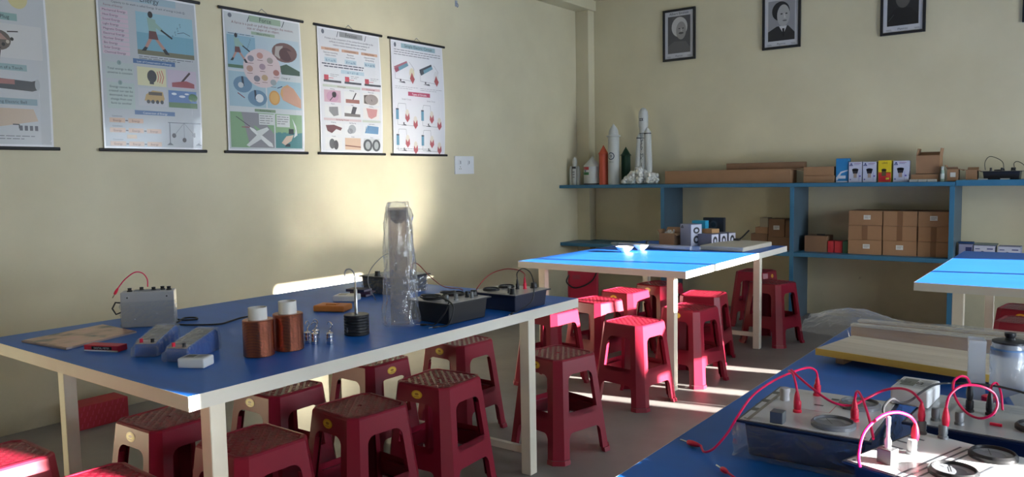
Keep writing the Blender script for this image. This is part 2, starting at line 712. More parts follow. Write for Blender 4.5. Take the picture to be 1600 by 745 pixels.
for x in UPS:
    MB().box(px, x - 0.017, YS + 0.003, D_Y - 0.002, 0.589 - 0.034, 0.589, SHELF).build('lower_shelf', sh, bevel=0.003)
    px = x + 0.017
# pale wall showing through the slots behind the uprights is plain wall; nothing to build


# ------------------------------------------------------------------ tables
TT = 0.716


def table(x0, x1, y0, y1, legs, label, bars=()):
    t = thing('lab_table', label, 'table', ((x0 + x1) / 2, (y0 + y1) / 2, 0), 0)
    cx, cy = (x0 + x1) / 2, (y0 + y1) / 2
    a, b = (x1 - x0) / 2, (y1 - y0) / 2
    MB().box(-a + 0.0012, a - 0.0012, -b + 0.0012, b - 0.0012, TT - 0.004, TT, TOP).build('table_top', t)
    m = MB()
    m.box(-a, a, -b, b, TT - 0.041, TT - 0.0042, EDGE)
    for q in ((-a, a, -b, -b + 0.001), (-a, a, b - 0.001, b), (-a, -a + 0.001, -b + 0.001, b - 0.001), (a - 0.001, a, -b + 0.001, b - 0.001)):
        m.box(*q, TT - 0.0042, TT - 0.0001, EDGE)
    m.build('edge_band', t)
    for (lx, ly) in legs:
        MB().box(lx - cx - 0.024, lx - cx + 0.024, ly - cy - 0.024, ly - cy + 0.024, 0, TT - 0.041, LEG).build('leg', t, bevel=0.003)
    for (ax, bx, yy) in bars:
        MB().box(ax - cx, bx - cx, yy - cy - 0.012, yy - cy + 0.012, 0.085, 0.115, LEG).build('crossbar', t, bevel=0.002)
    return t


table(1.20, 2.54, 1.07, 2.965, [(2.495, 1.165), (1.245, 1.32), (2.495, 2.63), (1.245, 2.63)],
      'blue-topped table along the left wall with the two copper coils on it', [(1.27, 2.47, 2.63)])
table(1.372, 2.555, 4.085, 5.88, [(2.44, 4.15), (1.53, 4.15), (2.47, 5.49), (1.585, 5.49)],
      'sunlit blue-topped table in front of the shelves with two white bowls on it', [(1.61, 2.445, 5.49)])
table(3.695, 5.05, 4.23, 6.02, [(3.885, 4.27), (4.98, 4.27), (3.885, 5.66), (4.98, 5.66)],
      'sunlit bare blue-topped table at the right edge near the shelves', [(3.91, 4.955, 5.66)])
table(3.715, 5.05, 0.95, 2.92, [(3.80, 1.02), (4.98, 1.02), (3.80, 2.82), (4.98, 2.82)],
      'blue-topped table in the foreground with the red-leaded instruments on it', [(3.83, 4.95, 2.82)])


# ------------------------------------------------------------------ stools
def make_stool():
    t = thing('plastic_stool', 'x', 'stool', (0, 0, 0))
    H = 0.455
    ht, hb = 0.132, 0.180
    ct, cb = 0.030, 0.036

    def hw(z):
        return hb + (ht - hb) * z / H

    def cc(z):
        return cb + (ct - cb) * z / H

    def W(z):
        return hw(z) - cc(z)

    def pt(side, s, z, off=0.0):
        h = hw(z) + off
        q = Vector((s, -h, z))
        return Matrix.Rotation(side * math.pi / 2, 3, 'Z') @ q

    def arc(cx, cz, r, a0, a1, n=5):
        return [(cx + r * math.cos(R(a0 + (a1 - a0) * i / n)), cz + r * math.sin(R(a0 + (a1 - a0) * i / n))) for i in range(n + 1)]

    ST = 0.034        # width of the leg strip on each side
    ZA, ZH = 0.352, 0.385
    seat = MB()
    for k in range(4):
        out = Matrix.Rotation(k * math.pi / 2, 3, 'Z') @ Vector((0, -1, 0.1))
        wa = W(ZA)
        r = ZH - ZA
        lower = [(-wa, ZA), (-wa + ST, ZA)] + [(-p[0], p[1]) for p in arc(wa - ST - r, ZA, r, 0, 90)][0:0]
        pl = [(-wa, ZA)] + [(x, z) for x, z in arc(-wa + ST + r, ZA, r, 180, 90)] + \
             [(x, z) for x, z in arc(wa - ST - r, ZA, r, 90, 0)] + [(wa, ZA), (W(H - .008), H - .008), (-W(H - .008), H - .008)]
        seat.face([pt(k, s, z) for s, z in pl], STOOL, out)
        # chamfer above the leg
        A = pt(k, W(ZA), ZA); B = pt(k + 1, -W(ZA), ZA)
        C_ = pt(k + 1, -W(H - .008), H - .008); D_ = pt(k, W(H - .008), H - .008)
        o2 = Matrix.Rotation(k * math.pi / 2, 3, 'Z') @ Vector((1, -1, 0.1))
        seat.face([A, B, C_, D_], STOOL, o2)
    def ring(inset, z):
        o = []
        for k in range(4):
            Rk = Matrix.Rotation(k * math.pi / 2, 3, 'Z')
            h = hw(z) - inset; wv = W(z) - inset * 0.41
            o.append(Rk @ Vector((-wv, -h, z)))
            o.append(Rk @ Vector((wv, -h, z)))
        return o
    r0, r1, r2_, r3 = ring(0, H - .008), ring(0.003, H - .002), ring(0.009, H), ring(0.015, H)
    r4 = [Vector((p.x * 0.985, p.y * 0.985, H - .0025)) for p in r3]
    for ra, rb in ((r0, r1), (r1, r2_), (r2_, r3), (r3, r4)):
        for i in range(8):
            j = (i + 1) % 8
            seat.face([ra[i], ra[j], rb[j], rb[i]], STOOL, (ra[i] + ra[j]) * Vector((1, 1, 0)).x * 0.0 + Vector((ra[i].x + ra[j].x, ra[i].y + ra[j].y, 0.3)))
    # top plate with centre hole
    n = 16
    hole = [Vector((0.009 * math.cos(2 * math.pi * i / n), 0.009 * math.sin(2 * math.pi * i / n), H - .0025)) for i in range(n)]
    for i in range(8):
        a, b = r4[i], r4[(i + 1) % 8]
        a0 = math.atan2(a.y, a.x); b0 = math.atan2(b.y, b.x)
        pa = Vector((0.009 * math.cos(a0), 0.009 * math.sin(a0), H - .0025))
        pb = Vector((0.009 * math.cos(b0), 0.009 * math.sin(b0), H - .0025))
        seat.face([a, b, pb, pa], SEAT, (0, 0, 1))
    dark = BLACK  # black disc below the hole stands in for the shade inside it
    seat.face([(0.0085 * math.cos(2 * math.pi * i / n), 0.0085 * math.sin(2 * math.pi * i / n), H - .012) for i in range(n)], dark, (0, 0, 1))
    so_ = seat.build('seat', t)
    parts = [so_]
    ZB0, ZB1 = 0.130, 0.195
    for k in range(4):
        lg = MB()
        o1 = Matrix.Rotation(k * math.pi / 2, 3, 'Z') @ Vector((0, -1, 0.1))
        o2 = Matrix.Rotation(k * math.pi / 2, 3, 'Z') @ Vector((1, -1, 0.1))
        o3 = Matrix.Rotation((k + 1) * math.pi / 2, 3, 'Z') @ Vector((0, -1, 0.1))
        w0, wa = W(0), W(ZA)
        zf = 0.02
        for (za, zb, ea, eb) in ((0, zf, 0.007, 0.005), (zf, ZA, 0, 0)):
            def q(kk, sg, z, inner, e):
                s = sg * (W(z) + e * 0.4 - (ST if inner else 0))
                return pt(kk, s, z, e)
            lg.face([q(k, 1, za, True, ea), q(k, 1, za, False, ea), q(k, 1, zb, False, eb), q(k, 1, zb, True, eb)], STOOL, o1)
            lg.face([q(k, 1, za, False, ea), q(k + 1, -1, za, False, ea), q(k + 1, -1, zb, False, eb), q(k, 1, zb, False, eb)], STOOL, o2)
            lg.face([q(k + 1, -1, za, False, ea), q(k + 1, -1, za, True, ea), q(k + 1, -1, zb, True, eb), q(k + 1, -1, zb, False, eb)], STOOL, o3)
            # inward return of the leg edges, which makes the leg read as a thick channel
            for (kk, sg, oo) in ((k, 1, o1), (k + 1, -1, o3)):
                p0, p1 = q(kk, sg, za, True, ea), q(kk, sg, zb, True, eb)
                inn = (Matrix.Rotation(kk * math.pi / 2, 3, 'Z') @ Vector((0, 0.02, 0)))
                lg.face([p0, p1, p1 + inn, p0 + inn], STOOL, Matrix.Rotation(kk * math.pi / 2, 3, 'Z') @ Vector((-sg, 0, 0)))
        parts.append(lg.build('leg', t))
    for k in range(4):
        st = MB()
        o1 = Matrix.Rotation(k * math.pi / 2, 3, 'Z') @ Vector((0, -1, 0.1))
        r = 0.024
        za, zb = ZB0, ZB1
        wi = lambda z: W(z) - ST
        lo = [(-wi(za - r), za - r)] + arc(-wi(za) + r, za - r, r, 180, 90)[1:] + arc(wi(za) - r, za - r, r, 90, 0)[:-1] + [(wi(za - r), za - r)]
        hi = [(wi(zb + r), zb + r)] + arc(wi(zb) - r, zb + r, r, 0, -90)[1:] + arc(-wi(zb) + r, zb + r, r, 270, 180)[:-1] + [(-wi(zb + r), zb + r)]
        st.face([pt(k, s, z) for s, z in lo + hi], STOOL, o1)
        Rk = Matrix.Rotation(k * math.pi / 2, 3, 'Z')
        inn = Rk @ Vector((0, 0.018, 0))
        for zz, sgn in ((za, -1), (zb, 1)):
            p0, p1 = pt(k, -wi(zz) + r, zz), pt(k, wi(zz) - r, zz)
            st.face([p0, p1, p1 + inn, p0 + inn], STOOL, (0, 0, sgn))
        parts.append(st.build('stretcher', t))
    for p in parts:
        s = p.modifiers.new('thickness', 'SOLIDIFY')
        s.thickness = 0.004
        s.offset = -1
        bv = p.modifiers.new('weld', 'WELD')
        bv.merge_threshold = 0.0003
        p.modifiers.move(1, 0)
    # yellow oval sticker on one apron
    m = MB()
    z0 = 0.418
    base = lambda s, z: pt(0, s, z, 0.0012)
    fn = lambda u, v: (Vector((u, -hw(z0 + v) - 0.0008, z0 + v)), Vector((0, -1, -0.1)))
    pr = Print(m, fn, step=0.0005)
    pr.ell(-0.005, 0, 0.027, 0.0165, '#d8a81c', 24)
    pr.up()
    pr.ell(-0.005, 0, 0.021, 0.012, '#e8c040', 24)
    pr.up()
    pr.ell(-0.005, 0.002, 0.010, 0.005, '#a8701a', 16)
    pr.rect(-0.017, -0.009, 0.007, -0.0065, '#a8701a')
    s_ = m.build('sticker', t)
    tag(s_, 'yellow oval sticker')
    return t


G1, G2, G3, G4 = ('stools around the table with the copper coils', 'stools around the sunlit table with the bowls',
                  'stools beside the blue shelf upright', 'stools under the right-hand table')
# x, y, rotation(deg, sticker side faces -y at 0), label, group
SPOTS = [
    (2.29, 1.42, 0, 'maroon stool just behind the near right leg of the coil table', G1),
    (2.294, 1.868, -5, 'maroon stool with yellow sticker, centre of the near row under the coil table', G1),
    (2.278, 2.311, 4, 'maroon stool with strongly patterned seat, second from the far leg of the coil table', G1),
    (1.83, 1.40, 2, 'maroon stool seen below the near corner of the coil table, beside the red carton', G1),
    (1.82, 1.87, 2, 'maroon stool in the rear row, right behind the stool at the near right leg', G1),
    (1.78, 2.40, 90, 'maroon stool in the rear row with its yellow sticker on the right-hand side', G1),
    (1.85, 2.93, -2, 'maroon stool under the far end of the coil table, sunlit floor behind it', G1),
    (1.77, 0.875, 180, 'maroon stool cut by the left edge of the photo, half in sunlight', G1),
    (2.245, 0.955, 178, 'maroon stool of which only the dark seat shows at the bottom edge', G1),
    (2.43, 2.96, -12, 'maroon stool standing alone in the aisle at the far leg of the coil table', G1),
    (2.355, 3.84, 172, 'maroon stool in front of the near right leg of the bowl table, seat sunlit', G2),
    (2.425, 4.43, -8, 'maroon stool just right of the near leg of the bowl table, yellow sticker at left', G2),
    (1.79, 4.38, 168, 'maroon stool with brightly sunlit front, behind the corner of the coil table', G2),
    (1.75, 3.90, 176, 'maroon stool peeking out under the far corner of the coil table, streaked with sun', G2),
    (1.748, 4.842, -4, 'maroon stool below the middle of the bowl table, sticker on its near edge', G2),
    (1.80, 5.28, -10, 'maroon stool in deep shade under the far left of the bowl table', G2),
    (2.28, 4.98, 188, 'maroon stool behind the one with the sticker right of the table leg', G2),
    (2.485, 5.76, 168, 'dark maroon stool at the far right corner of the bowl table, before the blue upright', G3),
    (2.15, 6.36, 90, 'dark maroon stool pushed back against the shelves behind the far table leg', G3),
    (4.10, 5.40, -8, 'maroon stool farther back under the right-hand table', G4),
    (4.13, 4.93, 172, 'maroon stool nearer the front under the right-hand table, patch of sun on its seat', G4),
]
st0 = make_stool()
for i, (x, y, a, lab, g) in enumerate(SPOTS):
    if i == 0:
        st0.location = (x, y, 0.001)
        st0.rotation_euler = (0, 0, R(a))
        tag(st0, lab, group=g)
    else:
        dup(st0, (x, y, 0.001), R(a), lab, g)


# ------------------------------------------------------------------ posters
def poster(y0, label, art, z0=1.458, z1=2.352, width=0.645):
    """hung on the left wall; local u runs toward +y (to the right as seen), v is up"""
    t = thing('wall_chart', label, 'poster', (0, y0 + width / 2, z0), 0, 'science charts hanging on the left wall')
    Wd, Ht = width, z1 - z0
    inset = 0.028
    sheet_w = Wd - 2 * inset

    def fn(u, v):
        # u 0..sheet_w, v 0..Ht, slight belly and a curled right edge
        b = 0.010 * math.sin(math.pi * min(max(v / Ht, 0), 1)) * (0.4 + 0.6 * (u / sheet_w))
        c = 0.010 * max(0, (u / sheet_w - 0.86) / 0.14) ** 2 * math.sin(math.pi * min(max(v / Ht, 0), 1) ** 0.6)
        return Vector((0.010 + b + c, -Wd / 2 + inset + u - 0.3 * c, v)), Vector((1, 0, 0))
    m = MB()
    nu, nv = 14, 20
    vs, fs = [], []
    for j in range(nv + 1):
        for i in range(nu + 1):
            vs.append(fn(sheet_w * i / nu, 0.008 + (Ht - 0.016) * j / nv)[0])
    for j in range(nv):
        for i in range(nu):
            a = j * (nu + 1) + i
            fs.append((a, a + 1, a + nu + 2, a + nu + 1))
    m.mesh(vs, fs, PAPER)
    pr = Print(m, fn, step=0.0006, maxcell=0.05)
    global MUTE
    MUTE = True
    art(pr, sheet_w, Ht)
    MUTE = False
    m.build('printed_sheet', t)
    ROD = BLACK
    for z, nm in ((0.0, 'bottom_rod'), (Ht, 'top_rod')):
        r = MB()
        r.tube([(0.012, -Wd / 2, z), (0.012, -Wd / 2 + 0.012, z), (0.012, Wd / 2 - 0.012, z), (0.012, Wd / 2, z)], 0.0095, ROD, n=10)
        r.build(nm, t, smooth=True)
    c = MB()
    c.tube([(0.012, -0.035, Ht + 0.008), (0.004, 0, Ht + 0.036), (0.012, 0.035, Ht + 0.008)], 0.0018, GREYP, n=6)
    c.build('hanging_cord', t)
    n_ = MB()
    n_.tube([(0.0, 0, Ht + 0.034), (0.012, 0, Ht + 0.034)], 0.003, STEEL, n=8)
    n_.build('nail', t)
    return t


def lines(pr, u0, u1, v, n, dv, c='#55585f', wd=0.0035):
    for i in range(n):
        k = u1 - (0.25 * (u1 - u0) if i == n - 1 else 0)
        a = u0
        while a < k:
            b = min(k, a + random.uniform(0.02, 0.05))
            pr.rect(a, v - i * dv, b, v - i * dv + wd, c)
            a = b + 0.006


def batter(pr, u, v, s):
    """a sportsman swinging a bat"""
    pr.ell(u, v + 0.42 * s, 0.035 * s, 0.045 * s, '#2a2320')
    pr.poly([(u - .05 * s, v + .38 * s), (u + .07 * s, v + .36 * s), (u + .07 * s, v + .2 * s), (u - .03 * s, v + .2 * s)], '#8fb8a8')
    pr.poly([(u + .03 * s, v + .35 * s), (u + .17 * s, v + .24 * s), (u + .15 * s, v + .20 * s), (u + .02 * s, v + .28 * s)], '#8fb8a8')
    pr.poly([(u - .03 * s, v + .2 * s), (u + .07 * s, v + .2 * s), (u + .10 * s, v + .09 * s), (u - .04 * s, v + .09 * s)], '#6e3b3a')
    pr.poly([(u - .04 * s, v + .09 * s), (u + .01 * s, v + .09 * s), (u - .06 * s, v - .03 * s), (u - .10 * s, v - .02 * s)], '#c48a7a')
    pr.poly([(u + .05 * s, v + .09 * s), (u + .1 * s, v + .09 * s), (u + .19 * s, v - .02 * s), (u + .15 * s, v - .04 * s)], '#c48a7a')
    pr.up()
    pr.poly([(u - .06 * s, v - .03 * s), (u - .1 * s, v - .02 * s), (u - .15 * s, v - .08 * s), (u - .09 * s, v - .08 * s)], '#24262a')
    pr.poly([(u + .19 * s, v - .02 * s), (u + .15 * s, v - .04 * s), (u + .19 * s, v - .1 * s), (u + .25 * s, v - .1 * s)], '#24262a')
    pr.line([(u + .14 * s, v + .23 * s), (u + .30 * s, v + .13 * s)], 0.025 * s, '#202226')
    pr.L -= 1


def pill(pr, u, v, w_, h, c, txt, tc='#ffffff', ts=None):
    pr.rect(u - w_ / 2, v - h / 2, u + w_ / 2, v + h / 2, c)
    pr.up()
    pr.text(txt, u, v - h * 0.28, ts or h * 0.72, tc)
    pr.L -= 1


def art_plug(pr, w_, h):
    pr.rect(0.01, 0.02, w_ - 0.01, h - 0.02, '#c9cdd0'); pr.up()
    # bulb
    pr.ell(w_ - 0.13, 0.75, 0.045, 0.05, '#dccf86')
    pr.line([(0.05, 0.78), (0.3, 0.78), (0.36, 0.85), (0.52, 0.85)], 0.006, '#9a8f80')
    pr.line([(0.05, 0.755), (0.31, 0.755), (0.38, 0.82), (0.42, 0.82)], 0.004, '#b09a80')
    pr.up(); pr.ell(w_ - 0.13, 0.79, 0.018, 0.022, '#2a2a2e'); pr.L -= 1
    pill(pr, 0.32, 0.655, 0.26, 0.036, '#88b4ae', 'Working of a Plug', '#20343c')
    pr.rect(0.03, 0.45, w_ - 0.03, 0.62, '#d6d6d4'); pr.up()
    pr.poly([(0.2, 0.6), (0.36, 0.58), (0.4, 0.54), (0.24, 0.53)], '#b48878')
    pr.ell(0.36, 0.535, 0.055, 0.05, '#6a5c50')
    pr.poly([(0.32, 0.5), (0.37, 0.5), (0.36, 0.44), (0.33, 0.44)], '#3c342e')
    pr.line([(0.4, 0.58), (0.45, 0.585)], 0.006, '#3c342e'); pr.up()
    for k in range(6):
        pr.ell(0.32 + 0.02 * k, 0.53 + 0.015 * ((k * 7) % 3 - 1), 0.008, 0.009, '#20201e' if k % 2 else '#c8b8a0')
    pr.L -= 2
    pill(pr, 0.36, 0.405, 0.24, 0.032, '#8fb2b6', 'Construction of a Torch', '#20343c', 0.02)
    pr.poly([(0.08, 0.36), (0.5, 0.34), (0.53, 0.35), (0.53, 0.30), (0.5, 0.29), (0.08, 0.31)], '#404246'); pr.up()
    pr.rect(0.15, 0.32, 0.42, 0.345, '#b06a60'); pr.ell(0.525, 0.325, 0.012, 0.028, '#b8bcc0'); pr.L -= 1
    pill(pr, 0.38, 0.235, 0.28, 0.032, '#88a8b4', 'Working Electric Bell', '#20343c', 0.021)
    pr.poly([(0.1, 0.2), (0.5, 0.2), (0.52, 0.14), (0.3, 0.1), (0.1, 0.12)], '#d2b494'); pr.up()
    pr.rect(0.24, 0.09, 0.3, 0.12, '#26282a'); pr.rect(0.28, 0.115, 0.33, 0.145, '#303236')
    pr.line([(0.4, 0.12), (0.43, 0.12), (0.43, 0.1)], 0.006, '#303236')
    for k in range(4):
        pr.rect(0.43 + 0.024 * k, 0.09, 0.445 + 0.024 * k, 0.115, '#4a4c58')
    pr.L -= 1
    lines(pr, 0.3, 0.5, 0.06, 2, 0.014)


def art_energy(pr, w_, h):
    pr.rect(0.01, 0.02, w_ - 0.01, h - 0.02, '#bcc2c8'); pr.up()
    pr.rect(0.12, 0.835, 0.46, 0.875, '#9cbccc'); pr.up(); pr.text('Energy', 0.30, 0.842, 0.042, '#16283a'); pr.L -= 1
    pr.text('Capacity to do work is called Energy. SI unit of energy is Joule (J).', 0.3, 0.812, 0.0165, '#38404e')
    pr.text('Forms of Energy', 0.09, 0.79, 0.016, '#8a3040')
    names = ['Mechanical Energy', 'Heat Energy', 'Sound Energy', 'Light Energy', 'Magnetic Energy', 'Electrical Energy',
             'Nuclear Energy', 'Bio Energy', 'Solar Energy', 'Chemical Energy']
    for i, s in enumerate(names):
        v = 0.762 - i * 0.0255
        pr.rect(0.02, v - 0.004, 0.17, v + 0.0165, '#d8bccb'); pr.up()
        pr.text(s, 0.028, v, 0.0175, '#3c3458', 'l'); pr.L -= 1
    # picture
    pr.rect(0.215, 0.545, w_ - 0.03, 0.785, '#6ab0c8'); pr.up()
    pr.rect(0.215, 0.67, w_ - 0.03, 0.785, '#8cc4d6')
    pr.rect(0.215, 0.545, w_ - 0.03, 0.572, '#7a7858'); pr.up()
    batter(pr, 0.30, 0.60, 0.42)
    for k in range(7):
        pr.text('S' if k % 2 else 'P', 0.43 + 0.008 * k + 0.01 * (k % 2), 0.665 + 0.012 * k, 0.016, '#2c3a58')
    pr.line([(0.46, 0.69), (0.5, 0.70), (0.54, 0.685)], 0.003, '#2c3a58'); pr.L -= 2
    lines(pr, 0.22, w_ - 0.04, 0.532, 2, 0.011, '#555b66')
    pill(pr, 0.31, 0.505, 0.25, 0.026, '#3a6ea8', 'Law of Conservation of Energy', '#dfe8f2', 0.0165)
    pr.rect(0.03, 0.395, 0.185, 0.485, '#b8c8c4'); pr.rect(0.03, 0.20 + 0.03, 0.185, 0.375, '#b4c8c2'); pr.up()
    pr.ell(0.105, 0.485, 0.012, 0.013, '#8aa8a4'); pr.ell(0.105, 0.375, 0.012, 0.013, '#8aa8a4')
    pr.text('1', 0.105, 0.480, 0.016, '#22303a'); pr.text('2', 0.105, 0.370, 0.016, '#22303a')
    for i, s in enumerate(['Total energy in this', 'universe is constant']):
        pr.text(s, 0.107, 0.445 - 0.022 * i, 0.0175, '#22303a')
    for i, s in enumerate(['Energy cannot be', 'created nor can be', 'destroyed, but can', 'change from one', 'form to another']):
        pr.text(s, 0.107, 0.345 - 0.0225 * i, 0.0175, '#22303a')
    pr.L -= 1
    x0, x1, x2 = 0.205, 0.385, w_ - 0.025
    pr.rect(x0, 0.37, x1 - 0.01, 0.475, '#e2dca6'); pr.rect(x1, 0.37, x2, 0.475, '#c8b6cc')
    pr.rect(x0, 0.255, x1 - 0.01, 0.355, '#c4c6cc'); pr.rect(x1, 0.255, x2, 0.355, '#4c7ec0'); pr.up()
    pr.ell(0.29, 0.425, 0.028, 0.036, '#33363c'); pr.rect(0.275, 0.38, 0.30, 0.395, '#33363c')
    for k in range(3):
        pr.line([(0.322 + .013 * k, 0.395 - .004 * k), (0.33 + .015 * k, 0.425), (0.322 + .013 * k, 0.455 + .004 * k)], 0.005, '#d86a5a')
    pr.poly([(0.41, 0.375), (0.55, 0.375), (0.55, 0.40), (0.50, 0.415), (0.41, 0.40)], '#a8404a')
    pr.line([(0.47, 0.405), (0.525, 0.465)], 0.012, '#4a2c2c')
    pr.poly([(0.24, 0.285), (0.25, 0.32), (0.29, 0.345), (0.35, 0.34), (0.36, 0.30), (0.35, 0.28)], '#c8a04a')
    pr.rect(x1, 0.255, x2, 0.285, '#5c8850'); pr.rect(0.535, 0.275, 0.541, 0.305, '#5a4028'); pr.ell(0.538, 0.318, 0.028, 0.024, '#3c7a3c')
    pr.ell(0.42, 0.335, 0.016, 0.007, '#dfe8f0'); pr.ell(0.47, 0.322, 0.02, 0.007, '#dfe8f0'); pr.ell(0.50, 0.338, 0.014, 0.005, '#dfe8f0'); pr.up()
    pr.rect(0.265, 0.318, 0.345, 0.336, '#5a4636')
    for k in range(4):
        pr.ell(0.262 + 0.027 * k, 0.28, 0.010, 0.011, '#2a2c30')
    pr.L -= 2
    pill(pr, 0.30, 0.215, 0.24, 0.024, '#3a6ea8', 'Conversion of Energy', '#dfe8f2', 0.0165)
    for v, n in ((0.165, 2), (0.11, 3), (0.035, 3)):
        for k in range(n):
            pr.rect(0.035 + 0.105 * k, v - 0.012, 0.122 + 0.105 * k, v + 0.014, '#dfb08c'); pr.up()
            pr.text('Energy', 0.078 + 0.105 * k, v - 0.006, 0.017, '#70402c'); pr.L -= 1
            if k < n - 1:
                pr.line([(0.124 + 0.105 * k, v), (0.138 + 0.105 * k, v)], 0.006, '#5a3c30')
        pr.text('Conversion', 0.05, v + 0.02, 0.012, '#4a4c58', 'l')
    for v in (0.075,):
        pr.rect(0.13, v - 0.010, 0.185, v + 0.012, '#e0bc8c')
    # pendulum
    pr.line([(0.375, 0.165), (0.58, 0.165)], 0.005, '#4c5462')
    pr.line([(0.385, 0.168), (0.385, 0.04)], 0.005, '#4c5462'); pr.line([(0.565, 0.168), (0.565, 0.04)], 0.005, '#4c5462')
    pr.poly([(0.365, 0.033), (0.405, 0.033), (0.385, 0.05)], '#4c5462'); pr.poly([(0.545, 0.033), (0.585, 0.033), (0.565, 0.05)], '#4c5462')
    for (a, b) in ((0.41, 0.09), (0.475, 0.065), (0.54, 0.095)):
        pr.line([(0.475, 0.165), (a, b)], 0.002, '#4c5462'); pr.ell(a, b, 0.013, 0.014, '#3a2c30', 12)


def art_force(pr, w_, h):
    pr.rect(0.01, 0.02, w_ - 0.01, h - 0.02, '#cdd3d4'); pr.up()
    pr.rect(0.19, 0.835, 0.43, 0.875, '#9cb898'); pr.up(); pr.text('Force', 0.31, 0.842, 0.040, '#14202a'); pr.L -= 1
    pr.ell(0.05, 0.855, 0.014, 0.014, '#6c7280')
    pr.line([(0.175, 0.83), (0.195, 0.875)], 0.005, '#22303a'); pr.line([(0.44, 0.83), (0.46, 0.872)], 0.005, '#22303a')
    pr.text('A force is a push or pull that changes the motion,', w_ / 2, 0.808, 0.0235, '#7c2430')
    pr.text('size or shape of an object.', w_ / 2, 0.785, 0.0235, '#7c2430')
    pr.rect(0.2, 0.755, 0.38, 0.774, '#9cb898'); pr.up(); pr.text('Effects of Force', 0.29, 0.759, 0.016, '#203028'); pr.L -= 1
    pr.rect(0.02, 0.52, w_ - 0.02, 0.75, '#b4ccd8'); pr.up()
    pr.rect(0.02, 0.53, 0.225, 0.735, '#7fb4cc'); pr.up()
    pr.rect(0.02, 0.53, 0.225, 0.55, '#4c7a58'); pr.up()
    batter(pr, 0.085, 0.60, 0.32)
    pr.L -= 1
    for k in range(5):
        pr.text('S', 0.165 + 0.006 * k, 0.655 + 0.014 * k, 0.016, '#2c3a58')
    pr.L -= 1
    lines(pr, 0.03, 0.28, 0.742, 1, 0.01, '#2c4a68')
    # car crash picture
    pr.ell(0.45, 0.665, 0.10, 0.065, '#7a5450'); pr.up(); pr.ell(0.46, 0.655, 0.055, 0.045, '#5a3436')
    pr.poly([(0.38, 0.70), (0.44, 0.71), (0.41, 0.62), (0.37, 0.64)], '#b4a8a0'); pr.L -= 1
    pr.poly([(0.40, 0.57), (0.46, 0.59), (0.565, 0.55), (0.565, 0.52), (0.42, 0.52)], '#3c5c48'); pr.up()
    pr.poly([(0.43, 0.56), (0.48, 0.58), (0.53, 0.56), (0.51, 0.52), (0.45, 0.52)], '#8cb0cc'); pr.L -= 2
    pr.rect(0.02, 0.29, 0.29, 0.51, '#9cc0d0'); pr.rect(0.30, 0.29, w_ - 0.02, 0.475, '#9cc4d4'); pr.up()
    pr.text('Change of', 0.45, 0.49, 0.017, '#202a3a')
    pr.ell(0.12, 0.43, 0.068, 0.052, '#5c8cac'); pr.ell(0.225, 0.35, 0.072, 0.052, '#5c8cac'); pr.up()
    pr.ell(0.105, 0.425, 0.02, 0.018, '#c0c8cc'); pr.ell(0.24, 0.35, 0.03, 0.027, '#d8dedf')
    pr.poly([(0.11, 0.48), (0.125, 0.48), (0.13, 0.42), (0.115, 0.42)], '#22384c'); pr.poly([(0.20, 0.40), (0.215, 0.40), (0.22, 0.34), (0.205, 0.34)], '#22384c')
    pr.ell(0.355, 0.36, 0.043, 0.048, '#dc9a2c'); pr.up(); pr.ell(0.355, 0.36, 0.033, 0.038, '#e8ac3c'); pr.L -= 1
    pr.poly([(0.42, 0.43), (0.46, 0.455), (0.51, 0.43), (0.565, 0.36), (0.565, 0.30), (0.50, 0.32), (0.42, 0.35), (0.40, 0.39)], '#dca07c')
    pr.ell(0.45, 0.40, 0.045, 0.045, '#e0a848')
    pr.line([(0.08, 0.375), (0.13, 0.345)], 0.006, '#8a2434'); pr.line([(0.38, 0.425), (0.42, 0.44)], 0.006, '#2c4a78')
    # central disc
    pr.up(); pr.ell(0.27, 0.545, 0.142, 0.125, '#dcc4c4', 36); pr.up()
    for k, (a, b, c) in enumerate(((0.255, 0.625, '#c88a7a'), (0.185, 0.60, '#8a8a98'), (0.33, 0.60, '#a89a90'), (0.175, 0.535, '#c0907c'), (0.27, 0.555, '#a88a9a'),
                                   (0.375, 0.525, '#b46a5c'), (0.225, 0.475, '#7c7c88'), (0.285, 0.485, '#c0a070'), (0.35, 0.46, '#98a4a8'))):
        pr.ell(a, b, 0.024, 0.02, c, 14); pr.line([(a - 0.02, b - 0.03), (a + 0.02, b - 0.03)], 0.003, '#6a4a50')
    pr.L -= 3
    pr.rect(0.2, 0.262, 0.36, 0.28, '#7a9c74'); pr.up(); pr.text('Friction Force', 0.28, 0.266, 0.015, '#182820'); pr.L -= 1
    pr.rect(0.02, 0.03, 0.345, 0.255, '#7fae78'); pr.rect(0.355, 0.13, w_ - 0.02, 0.255, '#86b47c'); pr.rect(0.355, 0.03, w_ - 0.02, 0.135, '#2c8a8c'); pr.up()
    pr.poly([(0.1, 0.255), (0.22, 0.255), (0.345, 0.12), (0.345, 0.03), (0.16, 0.03)], '#8c8c92'); pr.poly([(0.02, 0.24), (0.1, 0.255), (0.16, 0.03), (0.1, 0.03)], '#7fae78')
    pr.rect(0.23, 0.18, 0.345, 0.25, '#d4d8d6'); pr.rect(0.365, 0.17, 0.47, 0.25, '#d4d8d6'); pr.up()
    lines(pr, 0.235, 0.335, 0.235, 4, 0.015); lines(pr, 0.37, 0.46, 0.235, 4, 0.015)
    pr.poly([(0.15, 0.165), (0.19, 0.15), (0.325, 0.06), (0.335, 0.035), (0.30, 0.04), (0.17, 0.14)], '#e4e6e4')
    pr.poly([(0.20, 0.135), (0.29, 0.165), (0.305, 0.15), (0.24, 0.105)], '#d8dcda'); pr.poly([(0.22, 0.12), (0.13, 0.045), (0.15, 0.035), (0.25, 0.09)], '#d8dcda')
